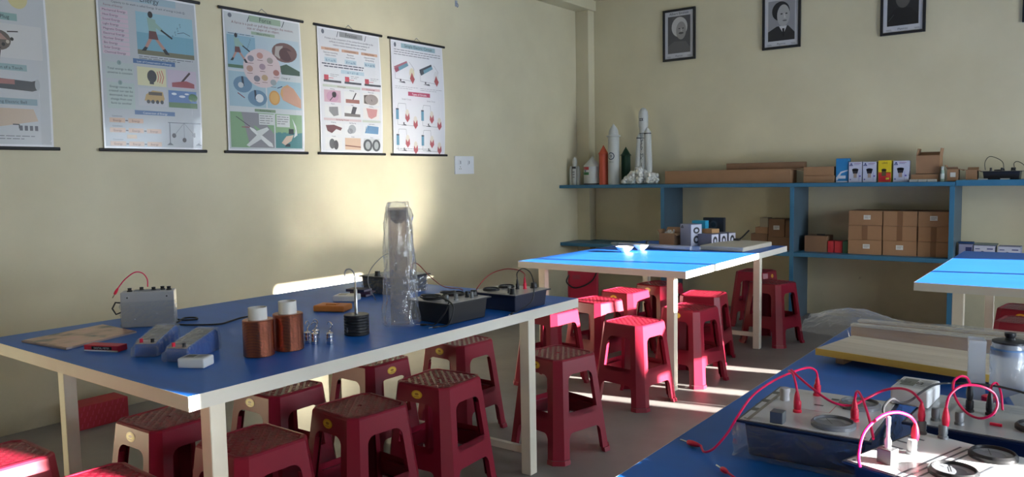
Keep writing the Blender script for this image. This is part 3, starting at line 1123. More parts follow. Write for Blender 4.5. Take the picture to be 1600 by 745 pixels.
    pr.line([(0.06, 0.225), (0.16, 0.165)], 0.004, '#402040'); pr.line([(0.10, 0.16), (0.16, 0.16)], 0.005, '#a02c50')
    pr.poly([(0.40, 0.065), (0.44, 0.11), (0.50, 0.12), (0.48, 0.08), (0.43, 0.05)], '#e0c0a4'); pr.rect(0.46, 0.125, 0.50, 0.16, '#182c34'); pr.rect(0.43, 0.04, 0.47, 0.06, '#182c34')
    pr.poly([(0.49, 0.23), (0.52, 0.18), (0.53, 0.12), (0.50, 0.10), (0.515, 0.15)], '#dfe6e4')
    pr.L -= 2


def art_friction(pr, w_, h):
    pr.rect(0.01, 0.02, w_ - 0.01, h - 0.02, '#dfe0e2'); pr.up()
    pr.rect(0.2, 0.835, 0.42, 0.872, '#9a9c9c'); pr.up(); pr.text('Friction', 0.31, 0.842, 0.036, '#1c1c20'); pr.L -= 1
    pr.ell(0.05, 0.855, 0.013, 0.016, '#6c7280'); pr.line([(0.175, 0.83), (0.19, 0.872)], 0.005, '#22303a'); pr.line([(0.44, 0.83), (0.455, 0.872)], 0.005, '#22303a')
    for i, s in enumerate(['Friction is the component of the contact force parallel to the', 'surfaces in contact, which opposes the tendency of', 'relative motion between the two surfaces']):
        pr.text(s, w_ / 2, 0.808 - 0.021 * i, 0.0185, '#24304c')
    for i, s in enumerate(['Static Friction', 'Limiting Friction', 'Sliding Friction']):
        u = 0.11 + 0.185 * i
        pr.rect(u - 0.08, 0.728, u + 0.08, 0.748, '#dfa884'); pr.up(); pr.text(s, u, 0.733, 0.0165, '#5c2c1c'); pr.L -= 1
        pr.text(['Opposes impending', 'Maximum', 'Opposes motion'][i], u, 0.708, 0.016, '#24304c')
        pr.text(['relative motion', 'static friction', 'during sliding'][i], u, 0.690, 0.016, '#24304c')
        pr.rect(u - 0.055, 0.645, u + 0.055, 0.678, '#b4d0dc'); pr.up(); pr.text(['fs < us N', 'fl = us N', 'fk = uk N'][i], u, 0.651, 0.024, '#1c4c8a'); pr.L -= 1
    lines(pr, 0.03, w_ - 0.04, 0.63, 1, 0.01, '#24304c', 0.007); lines(pr, 0.05, w_ - 0.06, 0.612, 1, 0.01, '#24304c', 0.007)
    pr.rect(0.2, 0.575, 0.42, 0.602, '#b4d0dc'); pr.up(); pr.text('us > ul > uk', 0.31, 0.580, 0.022, '#1c4c8a'); pr.L -= 1
    for i in range(3):
        u = 0.04 + 0.19 * i
        pr.rect(u, 0.505, u + 0.16, 0.520, '#4c5058'); pr.up(); pr.rect(u + 0.005, 0.520, u + 0.045, 0.555, '#d8364c'); pr.L -= 1
        pr.line([(u + .045, 0.535), (u + .09, 0.535)], 0.004, '#d8364c'); lines(pr, u + 0.06, u + 0.14, 0.56, 2, 0.012, '#808488', 0.003)
    c3 = [(0.03, 0.20), (0.21, 0.38), (0.39, w_ - 0.02)]
    pr.rect(0.03, 0.47, 0.38, 0.488, '#c4d0bc'); pr.rect(0.39, 0.47, w_ - 0.02, 0.488, '#e0b0b4'); pr.up(); pr.text('Advantages', 0.2, 0.473, 0.017, '#7c2430'); pr.text('Disadvantages', 0.48, 0.473, 0.015, '#7c2430'); pr.L -= 1
    pr.rect(0.03, 0.235, 0.38, 0.252, '#dcc0c0'); pr.rect(0.39, 0.235, w_ - 0.02, 0.252, '#c8d0bc'); pr.up(); pr.text('Increasing Friction', 0.2, 0.238, 0.016, '#7c2430'); pr.L -= 1
    rows = [(0.365, 0.45), (0.262, 0.345), (0.14, 0.215), (0.03, 0.115)]
    cells = [['#d8a8b8', '#e6e6e2', '#e8e4de'], ['#e4e4e0', '#e4e4e0', '#e8e0da'], ['#e4e2e0', '#e4e4e4', '#e2e6e6'], ['#e4e2e0', '#e0b894', '#c8ccc8']]
    for j, (v0, v1) in enumerate(rows):
        for i, (a, b) in enumerate(c3):
            pr.rect(a + 0.01, v0, b - 0.01, v1, cells[j][i]); pr.text(['Writing', 'Walking', 'Worn Sole', 'Match', 'Nail', 'Rubbing', 'Gripping', 'Ball Bearing', 'Lubrication', 'Treads', 'Chalk', 'Tyres'][j * 3 + i], (a + b) / 2, v1 + 0.004, 0.013, '#24304c')
    pr.up()
    pr.ell(0.115, 0.405, 0.055, 0.04, '#cf94b0'); pr.ell(0.13, 0.42, 0.02, 0.022, '#332a30'); pr.line([(0.09, 0.375), (0.125, 0.41)], 0.006, '#332a30')
    pr.rect(0.235, 0.368, 0.365, 0.395, '#b46c5c'); pr.line([(0.30, 0.39), (0.335, 0.445)], 0.010, '#3c3434')
    pr.ell(0.485, 0.405, 0.065, 0.040, '#a4948c'); pr.poly([(0.41, 0.375), (0.45, 0.37), (0.45, 0.44), (0.41, 0.435)], '#6a5a54')
    pr.poly([(0.08, 0.33), (0.16, 0.335), (0.165, 0.275), (0.12, 0.265), (0.08, 0.30)], '#8c8c8c')
    pr.poly([(0.22, 0.27), (0.37, 0.27), (0.37, 0.29), (0.22, 0.295)], '#7c746e'); pr.poly([(0.28, 0.29), (0.32, 0.29), (0.34, 0.34), (0.30, 0.345)], '#4a4a4e')
    pr.poly([(0.43, 0.34), (0.54, 0.335), (0.53, 0.285), (0.48, 0.262), (0.45, 0.275)], '#d88c88')
    pr.poly([(0.045, 0.20), (0.12, 0.205), (0.195, 0.185), (0.18, 0.165), (0.14, 0.175), (0.10, 0.145), (0.06, 0.16)], '#7c3c40')
    pr.ell(0.29, 0.18, 0.036, 0.032, '#a8acb0'); pr.ell(0.27, 0.165, 0.026, 0.02, '#8c9096')
    pr.poly([(0.41, 0.155), (0.545, 0.150), (0.55, 0.205), (0.44, 0.212)], '#5c98c4')
    pr.ell(0.10, 0.07, 0.026, 0.036, '#5c5c60'); pr.ell(0.135, 0.062, 0.022, 0.034, '#48484c')
    pr.line([(0.22, 0.06), (0.37, 0.05)], 0.008, '#8a4c38')
    pr.ell(0.44, 0.065, 0.045, 0.045, '#4c5054'); pr.ell(0.525, 0.065, 0.04, 0.045, '#4c5054'); pr.up()
    pr.ell(0.44, 0.065, 0.025, 0.03, '#a8acac'); pr.ell(0.525, 0.065, 0.022, 0.03, '#a8acac'); pr.ell(0.49, 0.405, 0.008, 0.012, '#3a302c')
    for k in range(5):
        pr.line([(0.42 + 0.025 * k, 0.16), (0.425 + 0.025 * k, 0.205)], 0.004, '#3c6c94')
    pr.L -= 2


def art_circuit(pr, w_, h):
    pr.rect(0.01, 0.02, w_ - 0.01, h - 0.02, '#e6e6ea'); pr.up()
    pr.rect(0.11, 0.832, 0.5, 0.868, '#94bcc8'); pr.up(); pr.text('Simple Electric Circuit', 0.305, 0.84, 0.035, '#16283a'); pr.L -= 1
    pr.ell(0.045, 0.85, 0.012, 0.018, '#5a6070')
    lines(pr, 0.03, w_ - 0.03, 0.812, 3, 0.018, '#6c7078', 0.005)
    pr.rect(0.17, 0.465, 0.42, 0.497, '#cc2c60'); pr.up(); pr.text('Types of Circuits', 0.295, 0.472, 0.024, '#ffffff'); pr.L -= 1
    lines(pr, 0.03, 0.28, 0.53, 2, 0.014, '#8c9098', 0.003); lines(pr, 0.31, 0.56, 0.53, 2, 0.014, '#8c9098', 0.003)
    for k in range(2):
        u = 0.035 + 0.28 * k
        pr.line([(u, 0.65), (u, 0.59), (u + 0.2, 0.58), (u + 0.21, 0.68), (u + 0.16, 0.73)], 0.003, '#888c94')
        pr.poly([(u - 0.01, 0.68), (u + 0.13, 0.735), (u + 0.15, 0.70), (u + 0.01, 0.635)], '#5c9cb4'); pr.up()
        pr.poly([(u - 0.01, 0.68), (u + 0.13, 0.735), (u + 0.137, 0.722), (u - 0.003, 0.662)], '#38404c' if k else '#b45c70')
        pr.poly([(u - 0.01, 0.665), (u + 0.035, 0.68), (u + 0.045, 0.655), (u + 0.01, 0.635)], '#a83c58' if not k else '#3c4450')
        pr.L -= 1
        pr.ell(u + 0.185, 0.645, 0.028, 0.04, '#e6dcb4' if not k else '#dcdcdc'); pr.up()
        pr.poly([(u + 0.16, 0.60), (u + 0.185, 0.65), (u + 0.20, 0.62), (u + 0.215, 0.60), (u + 0.19, 0.56)], '#b83c40'); pr.L -= 1
        pr.poly([(u + 0.03, 0.565), (u + 0.11, 0.56), (u + 0.10, 0.575)], '#484c54'); pr.rect(u + 0.05, 0.572, u + 0.065, 0.59, '#202228')
    for r_ in range(2):
        for k in range(2):
            u, v = 0.04 + 0.28 * k, 0.235 - 0.2 * r_
            pr.line([(u + 0.005, v + 0.11), (u + 0.02, v + 0.165), (u + 0.10, v + 0.165), (u + 0.11, v + 0.06)], 0.003, '#8a8e96')
            pr.line([(u + 0.005, v + 0.05), (u + 0.01, v), (u + 0.18, v - 0.005), (u + 0.215, v + 0.02)], 0.003, '#8a8e96')
            pr.rect(u - 0.008, v + 0.04, u + 0.022, v + 0.125, '#4c98b8'); pr.up(); pr.rect(u - 0.008, v + 0.115, u + 0.022, v + 0.125, '#2c3c50'); pr.L -= 1
            for (a, b) in ((0.115, 0.03), (0.205, -0.02)):
                pr.ell(u + a, v + b + 0.065, 0.02, 0.028, '#e2d8c4')
                pr.up(); pr.poly([(u + a - 0.024, v + b + 0.02), (u + a - 0.02, v + b + 0.06), (u + a, v + b + 0.035), (u + a + 0.02, v + b + 0.065), (u + a + 0.026, v + b + 0.02), (u + a, v + b - 0.01)], '#c0404a'); pr.L -= 1
            pr.poly([(u + 0.045, v - 0.004), (u + 0.11, v - 0.006), (u + 0.09, v + 0.006)], '#40444c'); pr.rect(u + 0.07, v + 0.004, u + 0.082, v + 0.02, '#202228')
    lines(pr, 0.03, w_ - 0.04, 0.045, 1, 0.01, '#8c9098', 0.004)
    pr.text('Simple Circuit', 0.15, 0.43, 0.018, '#7c8088'); pr.text('Series Circuit', 0.43, 0.43, 0.018, '#7c8088')


poster(1.225, 'leftmost wall chart, cut by the photo edge, with plug and torch diagrams', art_plug)
poster(2.075, 'energy wall chart with batter picture and pendulum, second from the left', art_energy)
poster(2.845, 'wall chart titled Force with an aeroplane picture at its lower left', art_force)
poster(3.58, 'wall chart titled Friction, between the force and circuit charts', art_friction)
poster(4.29, 'wall chart titled Simple Electric Circuit, rightmost on the left wall', art_circuit)

# ------------------------------------------------------------------ switch plate
t = thing('switch_plate', 'white electrical switch plate on the left wall below the circuit chart', 'switch plate', (0, 5.165, 1.30))
m = MB().box(0.0, 0.012, -0.125, 0.125, 0, 0.155, WHITEP)
m.build('plate', t, bevel=0.003)
for (y, z) in ((-0.06, 0.10), (0.055, 0.10)):
    k = MB()
    k.box(0.012, 0.017, y - 0.014, y + 0.014, z - 0.022, z + 0.022, WHITEP)
    k.box(0.017, 0.0174, y - 0.004, y + 0.004, z - 0.014, z + 0.014, GREYP)
    k.build('switch', t, bevel=0.001)
k = MB()
for q in ((-0.07, 0.045), (-0.05, 0.045), (-0.06, 0.062)):
    k.tube([(0.0105, q[0], q[1]), (0.0126, q[0], q[1])], 0.004, BLACK, n=8)
k.build('socket_hole', t)


# ------------------------------------------------------------------ framed portraits on the back wall
def portrait(x0, z0, w_, h, label, head, title, foot, dz_top=0):
    t = thing('framed_portrait', label, 'picture frame', (x0 + w_ / 2, D_Y, z0), 0, 'framed portraits on the back wall')
    a = w_ / 2
    m = MB()
    fwid = 0.022
    for q in ((-a, -a + fwid, 0, h), (a - fwid, a, 0, h), (-a + fwid, a - fwid, 0, fwid), (-a + fwid, a - fwid, h - fwid, h)):
        m.box(q[0], q[1], -0.022, 0, q[2], q[3], BLACK)
    m.build('frame', t, bevel=0.003)
    p = MB()
    p.box(-a + fwid, a - fwid, -0.010, -0.002, fwid, h - fwid, flat('#bdbdc0'))
    pr = Print(p, plane_fn((-a + fwid, -0.010, fwid), (1, 0, 0), (0, 0, 1)), step=0.0005)
    W2, H2 = w_ - 2 * fwid, h - 2 * fwid
    u0, u1, v0, v1 = 0.03, W2 - 0.03, 0.05, H2 - 0.045
    bgc = {'white_hair': '#4a494d', 'dark_suit': '#8e8e92', 'dim': '#202024'}[head]
    pr.rect(u0, v0, u1, v1, bgc)
    pr.up()
    c = (u0 + u1) / 2
    H3 = v1 - v0
    if head == 'white_hair':
        pr.poly([(u0, v0), (u1, v0), (u1, v0 + .12 * H3), (c + .07, v0 + .30 * H3), (c - .05, v0 + .32 * H3), (u0, v0 + .2 * H3)], '#5c5a5c')
        pr.up()
        pr.ell(c + .005, v0 + .70 * H3, 0.082, 0.095, '#b9b7b6', 24); pr.up()
        pr.ell(c + .022, v0 + .60 * H3, 0.052, 0.085, '#8d8a88', 24); pr.up()
        pr.ell(c + .022, v0 + .53 * H3, 0.026, 0.011, '#4e4b4a', 14)
        pr.ell(c + .004, v0 + .655 * H3, 0.010, 0.005, '#2c2a2a', 10); pr.ell(c + .042, v0 + .655 * H3, 0.010, 0.005, '#2c2a2a', 10)
        pr.poly([(c + .02, v0 + .66 * H3), (c + .028, v0 + .66 * H3), (c + .034, v0 + .565 * H3), (c + .016, v0 + .565 * H3)], '#a9a6a3')
    elif head == 'dark_suit':
        pr.poly([(u0, v0), (u1, v0), (u1, v0 + .18 * H3), (c + .06, v0 + .36 * H3), (c - .04, v0 + .36 * H3), (u0, v0 + .24 * H3)], '#28282c')
        pr.up()
        pr.poly([(c - .02, v0 + .36 * H3), (c + .05, v0 + .36 * H3), (c + .02, v0 + .16 * H3)], '#c6c6c8'); pr.up()
        pr.poly([(c + .008, v0 + .30 * H3), (c + .028, v0 + .30 * H3), (c + .026, v0 + .10 * H3), (c + .012, v0 + .10 * H3)], '#1c1c20')
        pr.ell(c - .005, v0 + .73 * H3, 0.078, 0.085, '#1e1e22', 24); pr.up()
        pr.ell(c + .018, v0 + .62 * H3, 0.056, 0.095, '#a5a3a2', 24); pr.up()
        pr.ell(c + .03, v0 + .49 * H3, 0.02, 0.006, '#5e5a5a', 12)
        pr.ell(c + .002, v0 + .66 * H3, 0.011, 0.006, '#2e2c2c', 10); pr.ell(c + .045, v0 + .66 * H3, 0.010, 0.006, '#2e2c2c', 10)
        pr.poly([(c + .022, v0 + .67 * H3), (c + .030, v0 + .67 * H3), (c + .040, v0 + .55 * H3), (c + .022, v0 + .55 * H3)], '#bdbbb8')
    else:
        pr.poly([(u0, v0), (u1, v0), (u1, v0 + .2 * H3), (c + .05, v0 + .4 * H3), (c - .05, v0 + .4 * H3), (u0, v0 + .2 * H3)], '#17171b')
        pr.up(); pr.ell(c, v0 + .62 * H3, 0.055, 0.08, '#55524f', 24); pr.up(); pr.ell(c, v0 + .75 * H3, 0.058, 0.045, '#101014', 20)
        pr.line([(u0 + .01, v0 + .04), (u0 + .05, v0 + .09)], 0.006, '#3c3c40')
    pr.L = 2
    if title:
        pr.text(title, W2 / 2, H2 - 0.032, 0.034, '#202024')
    pr.text(foot, W2 / 2, 0.016, 0.022, '#303034')
    for (u_, v_) in ((0.022, 0.020), (0.026, 0.012), (W2 - 0.062, 0.020), (W2 - 0.058, 0.012)):
        pr.rect(u_, v_, u_ + 0.038, v_ + 0.003, '#707074')
    p.build('portrait_print', t)
    return t


portrait(0.943, 2.365, 0.338, 0.492, 'black-framed portrait of a white-haired man, leftmost on the back wall', 'white_hair', 'Albert Einstein', 'Physicist')
portrait(1.926, 2.368, 0.340, 0.492, 'black-framed portrait of a man in a dark suit and tie, second from left', 'dark_suit', '', 'Physicist')
portrait(2.913, 2.377, 0.338, 0.492, 'black-framed very dark portrait, third from left on the back wall', 'dim', '', 'Physicist')
portrait(3.904, 2.363, 0.340, 0.492, 'black-framed portrait cut off by the right edge of the photo', 'dim', '', 'Physicist')


# ------------------------------------------------------------------ boxes
def carton(name, label, cat, x0, x1, y0, y1, z0, h, m=CARD, group=None, label_side=None, tape=False, rz=0.0, tint=None, front=None):
    """closed carton with flap seams, tape and label; front face towards -y"""
    a, b = (x1 - x0) / 2, (y1 - y0) / 2
    t = thing(name, label, cat, ((x0 + x1) / 2, (y0 + y1) / 2, z0), rz, group)
    k = MB()
    k.box(-a, a, -b, b, 0, h - 0.0015, m)
    k.box(-a + 0.001, a - 0.001, -b + 0.001, -0.0012, h - 0.0015, h, m)
    k.box(-a + 0.001, a - 0.001, 0.0012, b - 0.001, h - 0.0015, h, m)
    k.build('carton_body', t, bevel=0.0015, seg=1)
    if tape:
        q = MB()
        q.box(-0.02, 0.02, -b - 0.0008, -b + 0.0002, 0, h, TAPE)
        q.box(-0.02, 0.02, -b, b, h, h + 0.0006, TAPE)
        q.build('packing_tape', t)
    if label_side is not None:
        q = MB()
        lx = label_side * a
        q.box(lx - 0.026, lx + 0.026, -b - 0.0012, -b, h * 0.4, h * 0.4 + 0.036, flat('#cfcfca'))
        pr = Print(q, plane_fn((lx - 0.026, -b - 0.0012, h * 0.4), (1, 0, 0), (0, 0, 1)), step=0.0004)
        lines(pr, 0.006, 0.046, 0.026, 3, 0.008, '#303030', 0.002)
        q.build('paper_label', t)
    if front:
        q = MB()
        pr = Print(q, plane_fn((-a, -b, 0), (1, 0, 0), (0, 0, 1)), step=0.0006)
        front(pr, 2 * a, h)
        pr2 = Print(q, plane_fn((a, -b, 0), (0, 1, 0), (0, 0, 1)), step=0.0006)
        q.build('printed_face', t)
    return t


GC = 'brown cartons stacked three high between two uprights'
Yf, Yb = 6.76, 7.02
cols3 = [(2.772, 3.030), (3.036, 3.284), (3.287, 3.507)]
pos = ['left', 'middle', 'right']
lev = ['bottom', 'second', 'top']
for i, (a, b) in enumerate(cols3):
    z = 0.589
    for j in range(3):
        h = (0.118, 0.117, 0.118)[j] + 0.0003
        off = {(0, 2): 0.004, (1, 1): -0.003, (2, 1): 0.003}.get((i, j), 0)
        carton('cardboard_carton', 'brown carton in the %s column of the nine stacked cartons, %s layer' % (pos[i], lev[j]), 'box',
               a + 0.002 + off * 0.5, b - 0.002 + off * 0.5, Yf + off, Yb + off, z + 0.0005, h - 0.001, CARD, GC,
               label_side={(0, 0): 0.1, (0, 2): 0.1, (1, 0): 0.0, (2, 2): 0.0}.get((i, j)), tape=(i, j) in ((0, 1), (1, 1), (1, 2), (2, 0), (2, 1)))
        z += h + 0.0004
carton('cardboard_carton', 'dark brown single carton on the lower shelf left of the small red boxes', 'box', 2.415, 2.598, 6.79, 6.98, 0.5895, 0.136, CARD2, None, None, False)
b_ = MB().box(-0.03, 0.035, -0.02, 0.0, 0, 0.012, BLACK)
tag(b_.build('small_black_clip', None, bevel=0.002, loc=(2.53, 6.86, 0.7262)), 'small black piece lying on top of the dark brown single carton', 'clip')
REDB = mat('red_carton', (0.42, 0.02, 0.03), 0.5, var=0.1)
GRNB = mat('dark_green_carton', (0.03, 0.09, 0.05), 0.6, var=0.1)
carton('small_red_box', 'small red box on the lower shelf, next to the dark brown carton', 'box', 2.606, 2.652, 6.79, 6.90, 0.5895, 0.097, REDB, 'small red boxes on the lower shelf')
carton('small_red_box', 'small red box on the lower shelf, next to the dark green box', 'box', 2.66, 2.722, 6.79, 6.90, 0.5895, 0.097, REDB, 'small red boxes on the lower shelf')
carton('small_green_box', 'small dark green box between the red boxes and the stacked cartons', 'box', 2.727, 2.766, 6.78, 6.90, 0.5895, 0.10, GRNB)
# bay behind the bowl table
carton('cardboard_carton', 'low brown carton at the base of the pile behind the foam slab, left one', 'box', 1.945, 2.093, 6.80, 6.98, 0.5895, 0.140, CARD2)
carton('cardboard_carton', 'thin brown carton lying on the left carton of the pile behind the foam slab', 'box', 1.98, 2.092, 6.81, 6.98, 0.7305, 0.056, CARD)
carton('small_white_box', 'small whitish box topping the pile of cartons behind the foam slab', 'box', 2.018, 2.090, 6.82, 6.93, 0.7875, 0.082, flat('#8c8472'))
carton('cardboard_carton', 'low brown carton at the base of the pile, right one beside the blue upright', 'box', 2.098, 2.318, 6.80, 6.98, 0.5895, 0.114, CARD2)
carton('cardboard_carton', 'tallish brown carton with a white label on top of the pile behind the foam slab', 'box', 2.098, 2.238, 6.81, 6.98, 0.7045, 0.157, CARD2, None, 0.0)
carton('cardboard_carton', 'narrow brown carton squeezed against the blue upright on the pile', 'box', 2.243, 2.318, 6.82, 6.98, 0.7045, 0.144, CARD2)
# flat thing bottom left
f_ = MB().box(-0.09, 0.09, -0.1, 0.1, 0, 0.028, CARD2)
tag(f_.build('flat_brown_tray', None, bevel=0.004, loc=(1.01, 6.86, 0.5895)), 'flat brown tray on the lower left shelf, left of the open carton', 'tray')


def white_front(pr, w_, h):
    pr.rect(0.004, 0.004, w_ - 0.004, h - 0.004, '#b9bcd0'); pr.up()
    pr.poly([(w_ * .26, h * .62), (w_ * .74, h * .62), (w_ * .66, h * .42), (w_ * .34, h * .42)], '#2c2c34')
    pr.rect(w_ * .38, h * .22, w_ * .62, h * .44, '#a08c80')
    pr.ell(w_ * .5, h * .62, w_ * .25, h * .06, '#24242c', 16)
    pr.poly([(w_ * .08, h * .86), (w_ * .2, h * .95), (w_ * .3, h * .86)], '#1c2c6c')
    pr.rect(w_ * .05, h * .80, w_ * .32, h * .84, '#1c2c6c')
    pr.rect(w_ * .4, h * .9, w_ * .9, h * .925, '#8a5a90'); pr.rect(w_ * .4, h * .85, w_ * .8, h * .87, '#6a70a0')
    pr.ell(w_ * .86, h * .30, w_ * .07, h * .04, '#5a4a9a', 12); pr.ell(w_ * .14, h * .14, w_ * .06, h * .035, '#5a4a9a', 12)
    pr.line([(w_ * .78, h * .06), (w_ * .78, h * .5)], 0.003, '#8a8cc0')


def yellow_front(pr, w_, h):
    pr.rect(0.002, 0.002, w_ - 0.002, h * .45, '#b82430'); pr.rect(0.002, h * .40, w_ - 0.002, h - 0.002, '#d0b820'); pr.up()
    pr.poly([(w_ * .0 + .002, h * .40), (w_ - .002, h * .18), (w_ - .002, h * .42), (.002, h * .46)], '#c8402c'); pr.up()
    pr.rect(w_ * .28, h * .28, w_ * .62, h * .55, '#5a4c28'); pr.ell(w_ * .45, h * .56, w_ * .2, h * .06, '#332c20', 14)
    pr.text('LENS', w_ * .5, h * .84, h * .11, '#2c3c24')
    pr.rect(w_ * .6, h * .12, w_ * .85, h * .2, '#d8c840')


def blue_front(pr, w_, h):
    pr.rect(0.002, 0.002, w_ - 0.002, h - 0.002, '#1c78b4'); pr.up()
    pr.poly([(0.002, h * .08), (0.002, h * .20), (w_ * .4, h * .45), (w_ - .002, h * .52), (w_ - .002, h * .48), (w_ * .45, h * .38), (w_ * .15, h * .1)], '#c4ccd8')
    pr.rect(w_ * .25, h * .16, w_ * .8, h * .28, '#c8d0dc'); pr.rect(0.002, 0.002, w_ - 0.002, h * .06, '#c4ccd8')


G5 = 'white printed boxes on the top shelf'
tz = 1.1745
carton('blue_box', 'tall blue and white box at the left end of the printed boxes', 'box', 2.662, 2.758, 6.79, 6.87, tz, 0.198, flat('#1c70a8'), None, front=blue_front)
carton('white_printed_box', 'white printed box right beside the tall blue box', 'box', 2.764, 2.866, 6.78, 6.89, tz, 0.167, flat('#a8abc0'), G5, front=white_front)
carton('white_printed_box', 'white printed box just left of the yellow and red box', 'box', 2.872, 2.974, 6.78, 6.89, tz, 0.165, flat('#a8abc0'), G5, front=white_front)
carton('yellow_box', 'yellow and red box between the white printed boxes', 'box', 2.988, 3.084, 6.78, 6.87, tz, 0.173, flat('#c8b020'), None, front=yellow_front)
carton('white_printed_box', 'white printed box just right of the yellow and red box', 'box', 3.098, 3.204, 6.78, 6.89, tz, 0.168, flat('#a8abc0'), G5, front=white_front)
# low tan carton, open carton on it, small white boxes in front
carton('cardboard_carton', 'low brown carton under the carton with raised flaps on the top shelf', 'box', 3.222, 3.415, 6.81, 6.97, tz, 0.058, CARD)
for k, lab in enumerate(('leftmost', 'middle', 'rightmost')):
    carton('small_white_box', 'tiny flat white box in front of the low carton, %s of three' % lab, 'box', 3.222 + 0.063 * k, 3.281 + 0.063 * k, 6.74, 6.795, tz, 0.019,
           flat('#b4b4b0'), 'tiny white boxes in front of the low carton')


def open_carton(label, x0, x1, y0, y1, z0, h, flaps, m=CARD, th=0.004, label_side=None, fill=None, rz=0.0):
    a, b = (x1 - x0) / 2, (y1 - y0) / 2
    t = thing('open_carton', label, 'box', ((x0 + x1) / 2, (y0 + y1) / 2, z0), rz)
    k = MB()
    k.box(-a, a, -b, b, 0, th, m)
    k.box(-a, a, -b, -b + th, 0, h, m)
    k.box(-a, a, b - th, b, 0, h, m)
    k.box(-a, -a + th, -b + th, b - th, 0, h, m)
    k.box(a - th, a, -b + th, b - th, 0, h, m)
    k.build('carton_body', t)
    for (side, ang, ln) in flaps:
        f = MB()
        wd = a if side in 'fb' else b
        f.mesh([(-wd, 0, -th / 2), (wd, 0, -th / 2), (wd * .97, ln, -th / 2), (-wd * .97, ln, -th / 2), (-wd, 0, th / 2), (wd, 0, th / 2), (wd * .97, ln, th / 2), (-wd * .97, ln, th / 2)],
               [(3, 2, 1, 0), (4, 5, 6, 7), (0, 1, 5, 4), (1, 2, 6, 5), (2, 3, 7, 6), (3, 0, 4, 7)], m)
        o = f.build('flap', t)
        # the flap extends outward from the edge, raised by ang
        rzz = {'f': math.pi, 'b': 0, 'r': -math.pi / 2, 'l': math.pi / 2}[side]
        o.rotation_euler = Euler((R(ang), 0, rzz), 'XYZ')
        o.location = {'f': (0, -b + th / 2, h), 'b': (0, b - th / 2, h), 'l': (-a + th / 2, 0, h), 'r': (a - th / 2, 0, h)}[side]
    if label_side is not None:
        q = MB()
        q.box(-0.016, 0.02, -b - 0.0012, -b, h * 0.35, h * 0.35 + 0.035, flat('#c9c9c2'))
        q.build('paper_label', t)
    if fill:
        q = MB()
        for k_ in range(9):
            c = Vector((random.uniform(-a * .5, a * .5), random.uniform(-b * .5, b * .5), h - 0.004 + random.uniform(0, 0.012)))
            M = Matrix.Translation(c) @ Euler((random.random() * 3, random.random() * 3, 0)).to_matrix().to_4x4()
            q.box(-.018, .018, -.012, .012, -.004, .004, flat('#c9c4bc'), M)
        q.build('packing_scraps', t)
    return t


open_carton('tall open carton with raised flaps standing on the low carton on the top shelf', 3.252, 3.418, 6.83, 6.97, tz + 0.0595, 0.145,
            [('l', 100, 0.055), ('r', 82, 0.055), ('b', 70, 0.03)])
open_carton('small open carton with a white label beside the little white bottle', 3.475, 3.550, 6.79, 6.88, tz, 0.095, [('l', 60, 0.035), ('f', 20, 0.04), ('r', -20, 0.035)], label_side=0)
open_carton('small open carton left of the black instrument on the top shelf', 3.600, 3.675, 6.79, 6.88, tz, 0.085, [('l', 10, 0.03), ('r', -30, 0.025), ('b', 40, 0.03)])
# bottle
t = thing('small_bottle', 'little white bottle between the flap carton and the labelled carton', 'bottle', (3.442, 6.80, tz))
MB().lathe([(0.013, 0), (0.0145, 0.003), (0.0145, 0.075), (0.012, 0.086), (0.008, 0.09)], flat('#8fa394'), 16).build('bottle_body', t, smooth=True)
MB().lathe([(0.0148, 0.02), (0.0152, 0.021), (0.0152, 0.06), (0.0148, 0.061)], flat('#c4ccc6'), 16).build('bottle_label', t, smooth=True)
MB().lathe([(0.010, 0.089), (0.010, 0.112), (0.008, 0.116), (0.0, 0.1165)], flat('#c8ccc8'), 16).build('bottle_cap', t, smooth=True)

# cartons on the top shelf: long one, thin one on it, two-layer stack
open_ = carton('long_cardboard_box', 'very long low brown cardboard box on the top shelf', 'box', 1.13, 2.30, 6.76, 6.93, tz, 0.122, CARD)
q = MB()
q.mesh([(0, -0.085, 0), (0, 0.085, 0), (0.09, 0.085, -0.012), (0.09, -0.085, -0.012), (0, -0.085, 0.004), (0, 0.085, 0.004), (0.09, 0.085, -0.008), (0.09, -0.085, -0.008)],
       [(3, 2, 1, 0), (4, 5, 6, 7), (0, 1, 5, 4), (1, 2, 6, 5), (2, 3, 7, 6), (3, 0, 4, 7)], CARD)
o = q.build('end_flap', open_)
o.location = (0.585, 0, 0.117)
carton('thin_cardboard_box', 'thin long brown box lying on the long low cardboard box', 'box', 1.70, 2.385, 6.84, 6.93, tz + 0.1225, 0.058, CARD2)
carton('flat_cardboard_box', 'flat brown box, lower one of two beside the long low box', 'box', 2.405, 2.652, 6.77, 6.98, tz, 0.058, CARD)
carton('flat_cardboard_box', 'flat brown box, upper one of two beside the long low box', 'box', 2.40, 2.645, 6.79, 6.99, tz + 0.0585, 0.075, CARD)

# boxes in the right-hand bay
def grey_front(pr, w_, h):
    pr.rect(0.003, 0.003, w_ - 0.003, h - 0.003, '#b4b6c6'); pr.up()
    pr.ell(w_ * .42, h * .35, w_ * .13, h * .26, '#33343c', 18); pr.up()
    pr.ell(w_ * .42, h * .33, w_ * .08, h * .17, '#b4b6c6', 16); pr.L -= 1
    pr.rect(w_ * .62, h * .72, w_ * .9, h * .8, '#3c3c70'); pr.rect(w_ * .08, h * .72, w_ * .3, h * .78, '#3c3c70')


